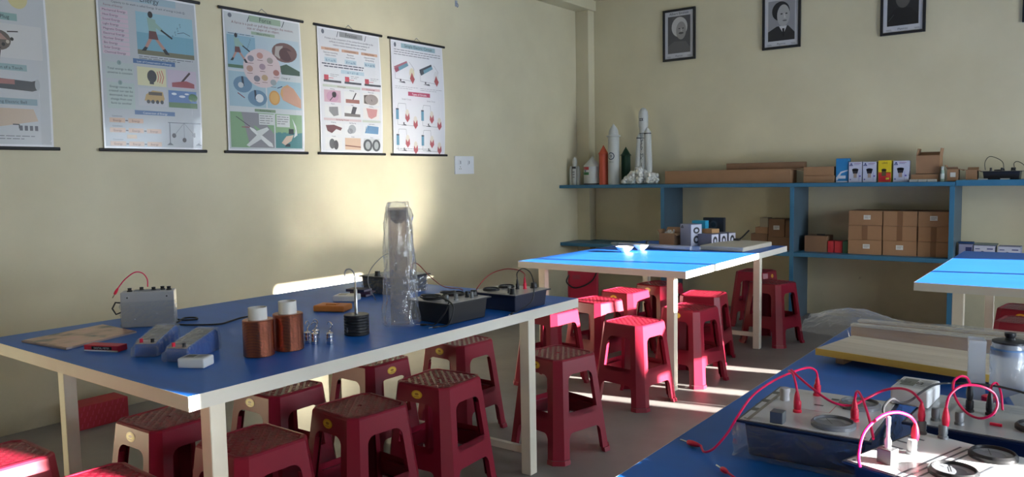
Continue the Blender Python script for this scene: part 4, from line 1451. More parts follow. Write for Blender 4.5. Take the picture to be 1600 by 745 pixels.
G6 = 'white and violet boxes on the lower right shelf'
carton('white_violet_box', 'white and violet box touching the right-hand blue upright, dark square on it', 'box', 3.568, 3.66, 6.78, 6.92, 0.5895, 0.108, flat('#7c7c98'), G6, front=lambda p, w_, h: (p.rect(0.003, 0.003, w_ - .003, h - .003, '#8c8ca8'), p.up(), p.rect(w_ * .5, h * .3, w_ * .95, h * .8, '#28305c')))
carton('white_violet_box', 'white and violet box with an arch picture, middle of the lower right shelf', 'box', 3.666, 3.806, 6.78, 6.92, 0.5895, 0.102, flat('#8e90a8'), G6, front=grey_front)
carton('white_violet_box', 'white and violet box with an arch picture, farthest right on the lower shelf', 'box', 3.822, 3.966, 6.78, 6.92, 0.5895, 0.100, flat('#8e90a8'), G6, front=grey_front)
tag(MB().box(-0.055, 0.05, -0.03, 0.03, 0, 0.014, flat('#20406c')).build('blue_case', None, bevel=0.005, loc=(3.612, 6.85, 0.698)), 'small flat blue case on the leftmost white and violet box', 'case')
tag(MB().box(-0.08, 0.075, -0.03, 0.03, 0, 0.012, flat('#6c746c')).build('flat_grey_tray', None, bevel=0.003, loc=(3.742, 6.86, 0.692)), 'flat grey tray on the middle white and violet box', 'tray')


# ------------------------------------------------------------------ rocket models
def cyl_fn(cx, cy, r):
    return lambda u, v: (Vector((cx + r * math.sin(u / r), cy - r * math.cos(u / r), v)), Vector((math.sin(u / r), -math.cos(u / r), 0)))


RW = flat('#b9bbb6')
# small one
t = thing('paper_rocket_model', 'smallest white rocket model with black bands, leftmost on the top shelf', 'model rocket', (0.10, 6.80, tz), group='rocket models on the top shelf')
MB().lathe([(0.026, 0), (0.026, 0.185), (0.022, 0.19)], RW, 20).build('core_tube', t, smooth=True)
MB().lathe([(0.020, 0.188), (0.024, 0.22), (0.024, 0.245), (0.012, 0.275), (0.0, 0.288)], RW, 20).build('nose_cone', t, smooth=True)
for sx in (-1, 1):
    MB().lathe([(0.018, 0), (0.018, 0.16), (0.010, 0.185), (0.0, 0.198)], RW, 16, c=(sx * 0.045, 0)).build('side_booster', t, smooth=True)
b1 = MB()
pr = Print(b1, cyl_fn(0, 0, 0.0262), maxcell=0.008)
pr.rect(-0.026, 0.165, 0.026, 0.187, '#1c1c20')
for k in range(3):
    pr.rect(-0.013, 0.075 + 0.028 * k, 0.013, 0.081 + 0.028 * k, '#2c2c30')
pr.text('ISRO', 0, 0.12, 0.014, '#2c2c30')
b1.build('black_bands', t)
# capsule with flag
t = thing('paper_capsule_model', 'squat white capsule model with a painted flag and cone roof', 'model capsule', (0.293, 6.83, tz))
MB().lathe([(0.088, 0), (0.088, 0.185)], RW, 32).build('capsule_body', t, smooth=True)
MB().lathe([(0.098, 0.183), (0.088, 0.192), (0.0, 0.288)], RW, 32).build('cone_roof', t, smooth=True)
MB().lathe([(0.0895, 0.001), (0.0895, 0.014)], flat('#2c2c2c'), 32).build('dark_base_band', t, smooth=True)
b1 = MB()
pr = Print(b1, cyl_fn(0, 0, 0.0884), maxcell=0.015)
pr.rect(-0.085, 0.150, 0.01, 0.180, '#b0383c')
pr.rect(-0.085, 0.127, 0.01, 0.150, '#c8c8c4')
pr.rect(-0.085, 0.100, 0.01, 0.127, '#2c6c3c')
pr.up()
pr.ell(-0.037, 0.1385, 0.010, 0.010, '#3c4c8c', 14)
lines(pr, -0.07, -0.02, 0.085, 3, 0.016, '#8c8c8c', 0.002)
b1.build('painted_flag', t)
tag(t.children[-1], 'red white and green flag')
# orange and green six-sided rockets
for (x, y, c, h1, h2, nm, lab, r) in ((0.441, 6.80, '#c4563c', 0.31, 0.395, 'orange_paper_rocket', 'orange paper rocket between the capsule and the tall white rocket', 0.046),
                                      (0.628, 6.92, '#143c28', 0.29, 0.375, 'green_paper_rocket', 'dark green paper rocket right of the tall white rocket', 0.046)):
    t = thing(nm, lab, 'model rocket', (x, y, tz), group='rocket models on the top shelf')
    MB().lathe([(r, 0), (r, h1)], flat(c), 10).build('rocket_body', t)
    MB().lathe([(r + 0.012, h1 - 0.004), (r * 0.9, h1 + 0.012), (0.0, h2)], flat(c), 10).build('nose_cone', t)
# tall white rocket
t = thing('tall_paper_rocket', 'tall plain white rocket with a blue ring emblem', 'model rocket', (0.557, 6.80, tz), group='rocket models on the top shelf')
MB().lathe([(0.056, 0), (0.056, 0.47)], RW, 28).build('rocket_body', t, smooth=True)
MB().lathe([(0.056, 0.468), (0.070, 0.472), (0.070, 0.484), (0.050, 0.488)], RW, 28).build('collar_ring', t, smooth=True)
MB().lathe([(0.052, 0.486), (0.046, 0.53), (0.030, 0.56), (0.0, 0.60)], RW, 28).build('nose_cone', t, smooth=True)
b1 = MB()
pr = Print(b1, cyl_fn(0, 0, 0.0563), maxcell=0.01)
n = 28
for i in range(n):
    a0, a1 = 2 * math.pi * i / n, 2 * math.pi * (i + 1) / n
    pr.poly([(0.036 * math.cos(a0), 0.28 + 0.036 * math.sin(a0)), (0.036 * math.cos(a1), 0.28 + 0.036 * math.sin(a1)),
             (0.028 * math.cos(a1), 0.28 + 0.028 * math.sin(a1)), (0.028 * math.cos(a0), 0.28 + 0.028 * math.sin(a0))], '#1c2c44')
    pr.poly([(0.012 * math.cos(a0), 0.28 + 0.012 * math.sin(a0)), (0.012 * math.cos(a1), 0.28 + 0.012 * math.sin(a1)),
             (0.007 * math.cos(a1), 0.28 + 0.007 * math.sin(a1)), (0.007 * math.cos(a0), 0.28 + 0.007 * math.sin(a0))], '#1c2c44')
pr.text('ISRO', 0, 0.215, 0.024, '#5c646c')
b1.build('ring_emblem', t)
# launch vehicle on cotton smoke
t = thing('launch_vehicle_model', 'tallest white launch vehicle model with boosters standing in cotton smoke', 'model rocket', (0.885, 6.80, tz), group='rocket models on the top shelf')
MB().lathe([(0.038, 0.02), (0.038, 0.53), (0.040, 0.54), (0.0465, 0.56), (0.0465, 0.665), (0.040, 0.70), (0.024, 0.725), (0.0, 0.735)], RW, 24).build('core_stage', t, smooth=True)
for (sx, h, r) in ((-1, 0.43, 0.032), (1, 0.47, 0.034)):
    o = MB().lathe([(r + 0.004, 0.0), (r, 0.02), (r, h), (r * 0.9, h + 0.012), (0.0, h + 0.06)], RW, 18).build('side_booster', t, smooth=True)
    o.location = (sx * (0.066 if sx > 0 else 0.06), -0.01, 0.02)
    o.rotation_euler = (0, R(-3.5 * -sx) * -1 if sx < 0 else R(-2), 0)
    bb = MB().lathe([(r + 0.0008, h - 0.01), (r + 0.0008, h)], flat('#24262c'), 18).build('black_band', o, smooth=True)
b1 = MB()
pr = Print(b1, cyl_fn(0, 0, 0.0384), maxcell=0.01)
for v in (0.535 - 0.05, 0.44):
    pr.rect(-0.036, v, 0.036, v + 0.006, '#24262c')
for k, ch in enumerate('GSLV MK III'):
    if ch != ' ':
        pr.text(ch, -0.002, 0.415 - 0.030 * k, 0.046, '#2c3440')
for k in range(3):
    pr.rect(-0.012, 0.452 + 0.012 * k, 0.014, 0.456 + 0.012 * k, '#3c4450')
b1.build('painted_letters', t)
b1 = MB()
pr = Print(b1, cyl_fn(0, 0, 0.0474), maxcell=0.01)
pr.rect(-0.02, 0.625, 0.022, 0.631, '#3c3034'); pr.rect(-0.02, 0.607, 0.022, 0.613, '#30343c'); pr.rect(-0.015, 0.607, -0.008, 0.631, '#30343c'); pr.rect(0.010, 0.607, 0.017, 0.631, '#30343c')
b1.build('painted_emblem', t)
COT = mat('cotton_wool', (0.70, 0.69, 0.64), 0.9, bump=0.9, bscale=90)
q = MB()
for k in range(90):
    a = random.uniform(0, 2 * math.pi)
    d = random.random() ** 0.7
    x, y = d * 0.20 * math.cos(a) - 0.035, d * 0.075 * math.sin(a) - 0.015
    hh = max(0.012, 0.125 * max(0.0, 1 - abs(x) / 0.2) ** 0.9 + random.uniform(0, 0.012))
    r = random.uniform(0.018, 0.032)
    z = 0
    while z < hh:
        M = Matrix.Translation((x + random.uniform(-.01, .01), y + random.uniform(-.01, .01), z + r * 0.6)) @ Euler((random.random() * 3, random.random() * 3, random.random() * 3)).to_matrix().to_4x4() @ Matrix.Diagonal((1, random.uniform(.7, 1), random.uniform(.6, .9), 1))
        q.lathe([(0.0, -r), (r * .6, -r * .8), (r, -r * .1), (r * .75, r * .65), (0.0, r)], COT, 9, M)
        z += r * 0.9
o = q.build('cotton_smoke', t, smooth='full')
o.location = (0.0, 0, 0.012)

# ------------------------------------------------------------------ black instrument on the top shelf with cables
def plug(parent_mb, base, direction, L=0.045, r=0.006, m=REDP):
    d = Vector(direction).normalized()
    b = Vector(base)
    pts = [b, b + d * L * 0.08, b + d * L * 0.35, b + d * L * 0.7, b + d * L]
    rr = [r * 0.75, r * 0.9, r * 1.05, r * 0.85, r * 0.4]
    parent_mb.tube(pts, rr, m, n=10)


def lead(label, pts, m, r, plugs=(), cat='cable', group=None, name='test_lead', pl=0.045, pr_=0.006):
    """a cable along pts; plugs: list of (index 0/-1, mode, material)"""
    P0 = [Vector(p) for p in pts]
    root = thing(name, label, cat, P0[0], 0, group)
    q = MB()
    q.tube([p - P0[0] for p in P0], r, m, n=8, smooth_steps=6)
    q.build('cable', root, smooth=True)
    for (idx, direction, pm, pin) in plugs:
        e = P0[idx] - P0[0]
        d = Vector(direction).normalized()
        q = MB()
        plug(q, e + d * pl, -d, pl, pr_, pm)
        po = q.build('plug', root, smooth=True)
        if pin:
            q = MB()
            q.tube([e + d * pl * 0.95, e + d * (pl + 0.018)], 0.002, CHROME, n=8)
            q.build('pin', po, smooth=True)
    return root


def instrument(name, label, cat, loc, rz, w_, d_, h, case, panel, meters, posts, knobs, prints=None, flange=0.012, group=None, ringm=None):
    t = thing(name, label, cat, loc, rz, group)
    a, b = w_ / 2, d_ / 2
    MB().box(-a + flange, a - flange, -b + flange, b - flange, 0, h - 0.004, case, taper=0.007).build('case', t, bevel=0.004)
    k = MB()
    k.box(-a, a, -b, b, h - 0.005, h, case)
    k.build('flange', t, bevel=0.0012)
    k = MB()
    i = 0.006
    k.box(-a + i, a - i, -b + i, b - i, h, h + 0.0012, panel)
    pr = Print(k, plane_fn((0, 0, h + 0.0012), (1, 0, 0), (0, 1, 0)), step=0.0004)
    if prints:
        prints(pr, a, b)
    for (sx, sy) in ((-1, -1), (1, -1), (-1, 1), (1, 1)):
        pr.ell(sx * (a - 0.014), sy * (b - 0.014), 0.003, 0.003, '#40444a', 10)
    k.build('face_panel', t)
    for (x, y, r) in meters:
        m_ = MB()
        m_.lathe([(r, 0), (r, 0.006), (r * 0.9, 0.010), (r * 0.86, 0.010), (r * 0.85, 0.004)], ringm or BLACK, 32)
        mo = m_.build('dial_meter', t, smooth=True, loc=(x, y, h + 0.0012))
        f = MB()
        f.lathe([(r * 0.85, 0.0042), (r * 0.85, 0.0047)], flat('#74787e'), 28)
        pr = Print(f, plane_fn((0, 0, 0.0047), (1, 0, 0), (0, 1, 0)), step=0.0003)
        pr.poly([(r * 0.78 * math.cos(R(q_)), r * 0.78 * math.sin(R(q_))) for q_ in range(20, 161, 10)] +
                [(r * 0.5 * math.cos(R(q_)), r * 0.5 * math.sin(R(q_))) for q_ in range(160, 19, -10)], '#9a9ea4')
        pr.up()
        pr.line([(0, -r * 0.2), (-r * 0.45, r * 0.55)], 0.0015, '#16161a')
        f.build('dial_face', mo)
    for (x, y, c) in posts:
        k = MB()
        k.lathe([(0.0085, 0), (0.0085, 0.004), (0.0065, 0.006), (0.0075, 0.009), (0.0075, 0.022), (0.006, 0.024), (0, 0.024)], c, 14)
        k.build('binding_post', t, smooth=True, loc=(x, y, h + 0.0012))
    for (x, y, c, r) in knobs:
        k = MB()
        k.lathe([(r * 1.15, 0), (r * 1.15, 0.003), (r, 0.005), (r * 0.92, 0.022), (r * 0.8, 0.024), (0, 0.024)], c, 18)
        k.build('control_knob', t, smooth=True, loc=(x, y, h + 0.0012))
    return t


def faint_print(pr, a, b):
    for k in range(4):
        pr.rect(-a * .6, -b * .5 + 0.03 * k, -a * .2, -b * .5 + 0.03 * k + 0.004, '#50565e')
    pr.rect(-a * .1, b * .6, a * .5, b * .6 + 0.008, '#404650')
    pr.line([(0, -b * .5), (a * .4, -b * .5), (a * .4, 0), (0, 0)], 0.002, '#40464e')


instrument('bench_instrument', 'black instrument with looped cables at the right end of the top shelf', 'instrument', (3.83, 6.86, 1.1865), 0, 0.26, 0.20, 0.062,
           BLACK, PANELD, [(-0.02, 0, 0.035)], [(-0.07, -0.05, BLACK), (0.0, -0.06, BLACK), (0.08, -0.05, BLACK)], [(0.06, 0.03, BLACK, 0.01)])
zt = 1.1865 + 0.07
lead('dark looped cable over the left half of the instrument on the top shelf', [(3.725, 6.80, zt), (3.722, 6.80, zt + 0.06), (3.75, 6.80, zt + 0.10), (3.80, 6.80, zt + 0.085), (3.835, 6.80, zt + 0.055), (3.842, 6.80, zt + 0.012)], BLACK, 0.0025,
     [(-1, (0, 0, -1), BLACK, False)], pl=0.012)
lead('dark looped cable over the right half of the instrument on the top shelf', [(3.91, 6.80, zt + 0.012), (3.905, 6.80, zt + 0.045), (3.925, 6.80, zt + 0.06), (3.96, 6.80, zt + 0.04), (3.99, 6.80, zt + 0.0)], BLACK, 0.0025,
     [(0, (0, 0, -1), BLACK, False)], pl=0.012)
for k, (x, lab) in enumerate(((3.72, 'left'), (3.86, 'right'))):
    tag(MB().box(-0.03, 0.03, -0.012, 0.012, 0, 0.008, flat('#a8aaa8')).build('paper_slip', None, loc=(x, 6.71, 1.1866), bevel=0.001), 'small pale paper slip in front of the shelf instrument, %s one' % lab, 'paper slip')

# ------------------------------------------------------------------ things on the far sunlit table
t2 = TT + 0.0006
open_carton('small open brown carton with scraps on the bowl table', 1.675, 1.80, 5.53, 5.65, t2, 0.095, [('l', 60, 0.03), ('b', 50, 0.05), ('r', -40, 0.03)], fill=True, label_side=None)


def tall_front(pr, w_, h):
    pr.rect(0.003, 0.003, w_ - 0.003, h - 0.003, '#8a8c9c'); pr.up()
    pr.poly([(w_ * .08, h * .88), (w_ * .22, h * .95), (w_ * .34, h * .88)], '#20242c'); pr.rect(w_ * .08, h * .82, w_ * .34, h * .86, '#20242c')


tb = carton('tall_grey_box', 'tall grey and white box standing on the bowl table', 'box', 1.852, 1.972, 5.54, 5.65, t2, 0.168, flat('#84869a'), None, rz=R(-24), front=tall_front)
q = MB()
pr = Print(q, plane_fn((0.06, -0.055, 0), (0, 1, 0), (0, 0, 1)), step=0.0007)
pr.rect(0.004, 0.004, 0.106, 0.164, '#c4c6d2'); pr.up()
pr.ell(0.055, 0.12, 0.032, 0.025, '#34343c', 16); pr.ell(0.055, 0.05, 0.03, 0.03, '#34343c', 16); pr.up(); pr.ell(0.055, 0.12, 0.016, 0.012, '#c4c6d2', 12); pr.ell(0.055, 0.05, 0.014, 0.014, '#c4c6d2', 12)
q.build('printed_side', tb)


def row_side(pr, w_, h):
    pr.rect(0.003, 0.003, w_ - .003, h - .003, '#c9c9d6'); pr.up(); pr.ell(w_ / 2, h * .48, w_ * .3, h * .34, '#2c2c34', 16); pr.up(); pr.ell(w_ / 2, h * .42, w_ * .15, h * .2, '#c9c9d6', 12)


for k, lab in enumerate(('nearest', 'middle', 'farthest')):
    bx = carton('grey_printed_box', 'grey printed box with pale end, %s of three on the bowl table' % lab, 'box', -0.064, 0.064, -0.042, 0.042, 0, 0.095, flat('#7e7e90'), 'row of grey boxes on the bowl table')
    c_ = Vector((2.05, 5.60, t2)) + Vector((0.03, 0.094, 0)) * k
    bx.location = c_
    bx.rotation_euler = (0, 0, R(-16))
    q = MB()
    pr = Print(q, plane_fn((0.064, -0.042, 0), (0, 1, 0), (0, 0, 1)), step=0.0007)
    row_side(pr, 0.084, 0.095)
    q.build('printed_end', bx)
carton('small_tan_box', 'flat tan box lying on the row of grey printed boxes', 'box', 1.99, 2.085, 5.63, 5.72, t2 + 0.0965, 0.032, flat('#b08658'), rz=R(-16))
carton('cyan_box', 'cyan blue box standing behind the tall grey box', 'box', 1.86, 1.97, 5.73, 5.80, t2, 0.185, flat('#2c96b8'))
db = carton('black_box', 'black box with a round grille behind the grey printed boxes', 'box', 1.91, 2.08, 5.83, 5.87, t2, 0.205, flat('#22242a'), front=lambda p, w_, h: (p.ell(w_ * .5, h * .72, 0.034, 0.034, '#383c44', 24), p.up(), p.ell(w_ * .5, h * .72, 0.02, 0.02, '#1c1e22', 20)))
t = thing('black_clamp_rod', 'black rod leaning out behind the grey boxes on the bowl table', 'rod', (2.20, 5.80, t2))
MB().tube([(0, 0, 0.03), (0.04, 0.0, 0.06), (0.09, 0.01, 0.115)], 0.006, BLACK, n=8).build('rod', t, smooth=True)
MB().box(-0.03, 0.02, -0.02, 0.02, 0, 0.05, BLACK).build('clamp', t, bevel=0.004)
# pale padded slab
SL = mat('pale_foam', (0.50, 0.45, 0.36), 0.8, var=0.12, scale=12, bump=0.2, bscale=50)
q = MB()
q.prism([(-0.17, -0.26), (0.17, -0.30), (0.19, 0.24), (-0.15, 0.30)], 0, 0.034, SL)
tag(q.build('foam_slab', None, bevel=0.008, loc=(2.275, 5.57, t2), seg=3), 'pale padded slab at the right end of the bowl table', 'slab')
# wrapped tube rail
t = thing('wrapped_tube', 'long grey tube in clear film lying across the bowl table', 'tube', (1.775, 5.245, t2 + 0.018))
MB().tube([(-0.31, 0.035, 0), (0.31, -0.035, 0)], 0.0165, mat('grey_tube', (0.42, 0.42, 0.45), 0.35), n=16).build('tube_body', t, smooth=True)
q = MB()
pts = [(-0.385, 0.045, 0.004), (-0.36, 0.04, 0), (-0.32, 0.036, 0), (0, 0, 0), (0.32, -0.036, 0), (0.36, -0.042, 0.002), (0.385, -0.045, 0.004)]
q.tube(pts, [0.010, 0.016, 0.0175, 0.0175, 0.0175, 0.020, 0.012], FILM, n=14)
q.build('film_wrap', t, smooth=True)
MB().lathe([(0.012, 0), (0.012, 0.02), (0.006, 0.024), (0, 0.024)], BLACK, 12).build('end_knob', t, smooth=True, loc=(-0.06, 0.006, 0.015))
# bowls
BOWL = mat('white_ceramic', (0.82, 0.82, 0.80), 0.2, coat=0.3)
for (x, y, lab, s) in ((1.70, 4.93, 'white bowl on the sunlit part of the bowl table', 0.92), (1.735, 5.115, 'white bowl touching the grey tube, behind the other bowl', 0.85)):
    q = MB()
    q.lathe([(0.03 * s, 0), (0.033 * s, 0.004), (0.055 * s, 0.02), (0.068 * s, 0.036), (0.070 * s, 0.040), (0.066 * s, 0.039), (0.052 * s, 0.022), (0.028 * s, 0.008), (0, 0.007)], BOWL, 32)
    tag(q.build('bowl', None, smooth=True, loc=(x, y, t2)), lab, 'bowl', 'white bowls on the far table')

# ------------------------------------------------------------------ things on the coil table
# gray power supply standing on its side
PSUM = mat('pale_grey_case', (0.42, 0.43, 0.45), 0.4)
ps = thing('power_supply', 'light grey wrapped power supply box with a black side handle', 'power supply', (1.467, 1.543, t2), R(52.6))
pw, pd, ph = 0.095, 0.035, 0.137
MB().box(-pw, pw, -pd, pd, 0, ph, PSUM).build('case', ps, bevel=0.004)
for sx in (-1, 1):
    q = MB()
    q.tube([(sx * 0.07, -pd - 0.0025, ph - 0.02), (sx * 0.07, -pd + 0.001, ph - 0.02)], 0.007, PSUM, n=14)
    q.tube([(sx * 0.07, -pd - 0.0035, ph - 0.02), (sx * 0.07, -pd - 0.002, ph - 0.02)], 0.003, BLACK, n=10)
    q.build('foot_button', ps, smooth=True)
for k, x in enumerate((-0.065, -0.025, 0.02, 0.05, 0.075)):
    q = MB()
    q.lathe([(0.010, 0), (0.010, 0.004), (0.007, 0.006), (0.0075, 0.014), (0, 0.015)], BLACK, 12)
    q.build('terminal', ps, smooth=True, loc=(x, 0.005 if k % 2 else -0.008, ph))
q = MB()
q.box(-0.05, 0.045, -0.02, 0.02, ph, ph + 0.003, flat('#8c9096'))
q.build('top_panel', ps)
q = MB()
q.tube([(-pw, -0.01, 0.095), (-pw - 0.022, -0.01, 0.098), (-pw - 0.034, -0.01, 0.075), (-pw - 0.022, -0.01, 0.052), (-pw, -0.01, 0.06)], 0.0032, BLACK, n=8)
q.build('handle', ps, smooth=True)
q = MB()
NX, NZ = 22, 12
vs, fs = [], []
for j in range(NZ + 1):
    for i in range(NX + 1):
        s_ = i / NX
        tot = 2 * pw + 0.05
        d = s_ * tot - 0.025
        x = min(max(-pw - 0.004, -pw + d - 0.0), pw + 0.004)
        y = -pd - 0.004 + (max(0, -d) + max(0, d - 2 * pw)) * 1.2
        vs.append((x + random.uniform(-.003, .003), y + random.uniform(-.0045, .001), 0.003 + 0.098 * j / NZ))
for j in range(NZ):
    for i in range(NX):
        a = j * (NX + 1) + i
        fs.append((a, a + 1, a + NX + 2, a + NX + 1))
q.mesh(vs, fs, FILMB)
q.build('film_wrap', ps)
lead('short red lead with a plug arching over the grey power supply', [(1.42, 1.45, 0.872), (1.454, 1.46, 0.905), (1.471, 1.49, 0.930), (1.47, 1.52, 0.925), (1.467, 1.54, 0.900), (1.463, 1.543, 0.868)], RED, 0.0022,
     [(0, (-0.5, -0.25, -0.8), REDP, True)], pl=0.03, pr_=0.0055)
lead('black mains cord trailing from the grey power supply', [(1.50, 1.62, 0.735), (1.50, 1.66, 0.722), (1.53, 1.70, 0.7215), (1.49, 1.72, 0.7215), (1.46, 1.69, 0.7215), (1.51, 1.64, 0.7225), (1.55, 1.60, 0.7205), (1.624, 1.625, 0.7205), (1.70, 1.69, 0.7205),
      (1.683, 1.754, 0.7205), (1.655, 1.818, 0.7205), (1.66, 1.87, 0.7205)], BLACK, 0.0035, name='mains_cord')
# booklet
bk = thing('booklet', 'worn brownish booklet lying at the near left corner of the coil table', 'booklet', (1.485, 1.285, t2))
q = MB()
q.prism([(-0.105, -0.165), (0.172, -0.135), (0.086, 0.150), (-0.172, 0.150)], 0, 0.006, flat('#b8a8a4'))
q.build('pages', bk)


def photo_mat():
    m = mat('booklet_cover', (0.3, 0.2, 0.15), 0.35, coat=0.2)
    nt = m.node_tree
    b = nt.nodes['Principled BSDF']
    tc = nt.nodes.new('ShaderNodeTexCoord')
    n = nt.nodes.new('ShaderNodeTexNoise')
    n.inputs['Scale'].default_value = 11
    n.inputs['Detail'].default_value = 5
    nt.links.new(tc.outputs['Object'], n.inputs['Vector'])
    r = nt.nodes.new('ShaderNodeValToRGB')
    e = r.color_ramp.elements
    e[0].position = 0.35
    e[0].color = (0.09, 0.10, 0.08, 1)
    e[1].position = 0.7
    e[1].color = (0.66, 0.32, 0.28, 1)
    k = e.new(0.48)
    k.color = (0.52, 0.30, 0.20, 1)
    k = e.new(0.58)
    k.color = (0.60, 0.36, 0.26, 1)
    nt.links.new(n.outputs[0], r.inputs[0])
    nt.links.new(r.outputs[0], b.inputs['Base Color'])
    return m


q = MB()
q.prism([(-0.103, -0.160), (0.168, -0.131), (0.084, 0.147), (-0.168, 0.147)], 0.006, 0.0072, photo_mat())
q.build('cover', bk)
# small red box
rb = thing('small_red_box', 'slim red box with a black printed strip beside the booklet', 'box', (1.775, 1.225, t2), R(24))
MB().box(-0.066, 0.066, -0.022, 0.022, 0, 0.020, mat('pinkish_red_card', (0.62, 0.03, 0.06), 0.45)).build('box_body', rb, bevel=0.0015)
q = MB()
pr = Print(q, plane_fn((-0.066, -0.022, 0), (1, 0, 0), (0, 0, 1)), step=0.0005)
pr.rect(0.0, 0.0, 0.132, 0.0045, '#dfe2e6')
pr.rect(0.03, 0.0055, 0.108, 0.0165, '#181418'); pr.up(); pr.text('DIGITAL METER', 0.069, 0.0082, 0.0085, '#e8e8e8')
q.build('printed_strip', rb)


# wrapped desk meters, wedge shaped
def desk_meter(label, loc, rz, s=1.0):
    t = thing('wrapped_desk_meter', label, 'meter', loc, rz, 'blue desk meters wrapped in film on the coil table')
    BL = mat('blue_abs', (0.02, 0.11, 0.42), 0.35)
    L, W2_, H1, H2 = 0.185 * s, 0.036 * s, 0.040 * s, 0.072 * s
    # side outline in (y, z): low front, sloping back up to a high rear
    prof = [(-L / 2, 0), (L / 2, 0), (L / 2 - 0.004, H2 - 0.01), (L / 2 - 0.02, H2), (-L / 2 + 0.03, H1 + 0.008), (-L / 2 + 0.004, H1)]
    n = len(prof)
    vs = [(-W2_, y, z) for y, z in prof] + [(W2_, y, z) for y, z in prof]
    fs = [tuple(range(n)), tuple(reversed(range(n, 2 * n)))] + [(i, n + i, n + (i + 1) % n, (i + 1) % n) for i in range(n)]
    q = MB()
    q.mesh(vs, fs, BL)
    q.build('housing', t, bevel=0.003)
    q = MB()
    top = [(-W2_ + .003, L / 2 - .02, H2 + .0012), (W2_ - .003, L / 2 - .02, H2 + .0012), (W2_ - .003, -L / 2 + .03, H1 + .0092), (-W2_ + .003, -L / 2 + .03, H1 + .0092)]
    q.face(top, mat('brown_grey_lens', (0.17, 0.15, 0.14), 0.25, coat=0.4), (0, 0, 1))
    fr = [(-W2_ + .003, -L / 2 + .029, H1 + .009), (W2_ - .003, -L / 2 + .029, H1 + .009), (W2_ - .003, -L / 2 + .005, H1 + .0016), (-W2_ + .003, -L / 2 + .005, H1 + .0016)]
    q.face(fr, flat('#a89c98'), (0, 0, 1))
    q.build('meter_window', t)
    for sx, mm in ((-1, REDP), (1, BLACK)):
        k = MB().lathe([(0.006 * s, 0), (0.005 * s, 0.008 * s), (0.006 * s, 0.013 * s), (0, 0.014 * s)], mm, 12)
        k.build('terminal', t, smooth=True, loc=(sx * 0.018 * s, -L / 2 + 0.016, H1 + 0.004))
    q = MB()
    NU, NV = 20, 12
    vs, fs = [], []
    for i in range(NU + 1):
        y = -L / 2 - 0.012 + (L + 0.05) * i / NU
        f = min(max((y + L / 2) / L, 0), 1)
        hh = H1 + (H2 - H1) * f + 0.006
        wv = W2_ + 0.005
        if y > L / 2:
            k_ = (y - L / 2) / 0.038
            hh = (H2 + 0.006) * (1 - 0.75 * k_); wv *= (1 - 0.5 * k_)
        if y < -L / 2:
            hh = H1 * 0.6 + 0.012
        sec = [(-wv, 0.001), (-wv, hh * 0.35), (-wv, hh * 0.7), (-wv * 0.96, hh * 0.95), (-wv * 0.8, hh), (-wv * 0.3, hh), (0, hh), (wv * 0.3, hh), (wv * 0.8, hh), (wv * 0.96, hh * 0.95), (wv, hh * 0.7), (wv, hh * 0.35), (wv, 0.001)]
        for (x, z) in sec:
            vs.append((x + random.uniform(-.0018, .0018), y + random.uniform(-.002, .002), max(0.0008, z + random.uniform(-.0018, .0018))))
    m_ = 13
    for i in range(NU):
        for j in range(m_ - 1):
            a = i * m_ + j
            fs.append((a, a + 1, a + m_ + 1, a + m_))
    fs.append(tuple(range(m_)))
    fs.append(tuple(reversed(range(NU * m_, (NU + 1) * m_))))
    q.mesh(vs, fs, FILM)
    q.build('film_wrap', t)
    return t


desk_meter('blue desk meter in film, left one next to the slim red box', (1.935, 1.318, t2), R(38), 0.98)
desk_meter('blue desk meter in film, right one behind the small white meter', (2.105, 1.345, t2), R(27), 1.0)


def small_meter(name, label, loc, rz, w_, d_, h, m, group=None, screen=True, face='#c9ccd0'):
    t = thing(name, label, 'meter', loc, rz, group)
    MB().box(-w_ / 2, w_ / 2, -d_ / 2, d_ / 2, 0, h, m).build('case', t, bevel=0.005, seg=3)
    q = MB()
    pr = Print(q, plane_fn((0, 0, h), (1, 0, 0), (0, 1, 0)), step=0.0006)
    pr.rect(-w_ * .42, -d_ * .38, w_ * .42, d_ * .38, face); pr.up()
    if screen:
        pr.rect(-w_ * .34, -d_ * .28, w_ * .02, d_ * .28, '#5c625c')
        pr.up(); pr.text('88.8', -w_ * .16, -d_ * .12, d_ * .3, '#30342e'); pr.L -= 1
    lines(pr, w_ * .08, w_ * .38, d_ * .22, 5, d_ * .11, '#3c4046', 0.003)
    q.build('face_plate', t)
    return t


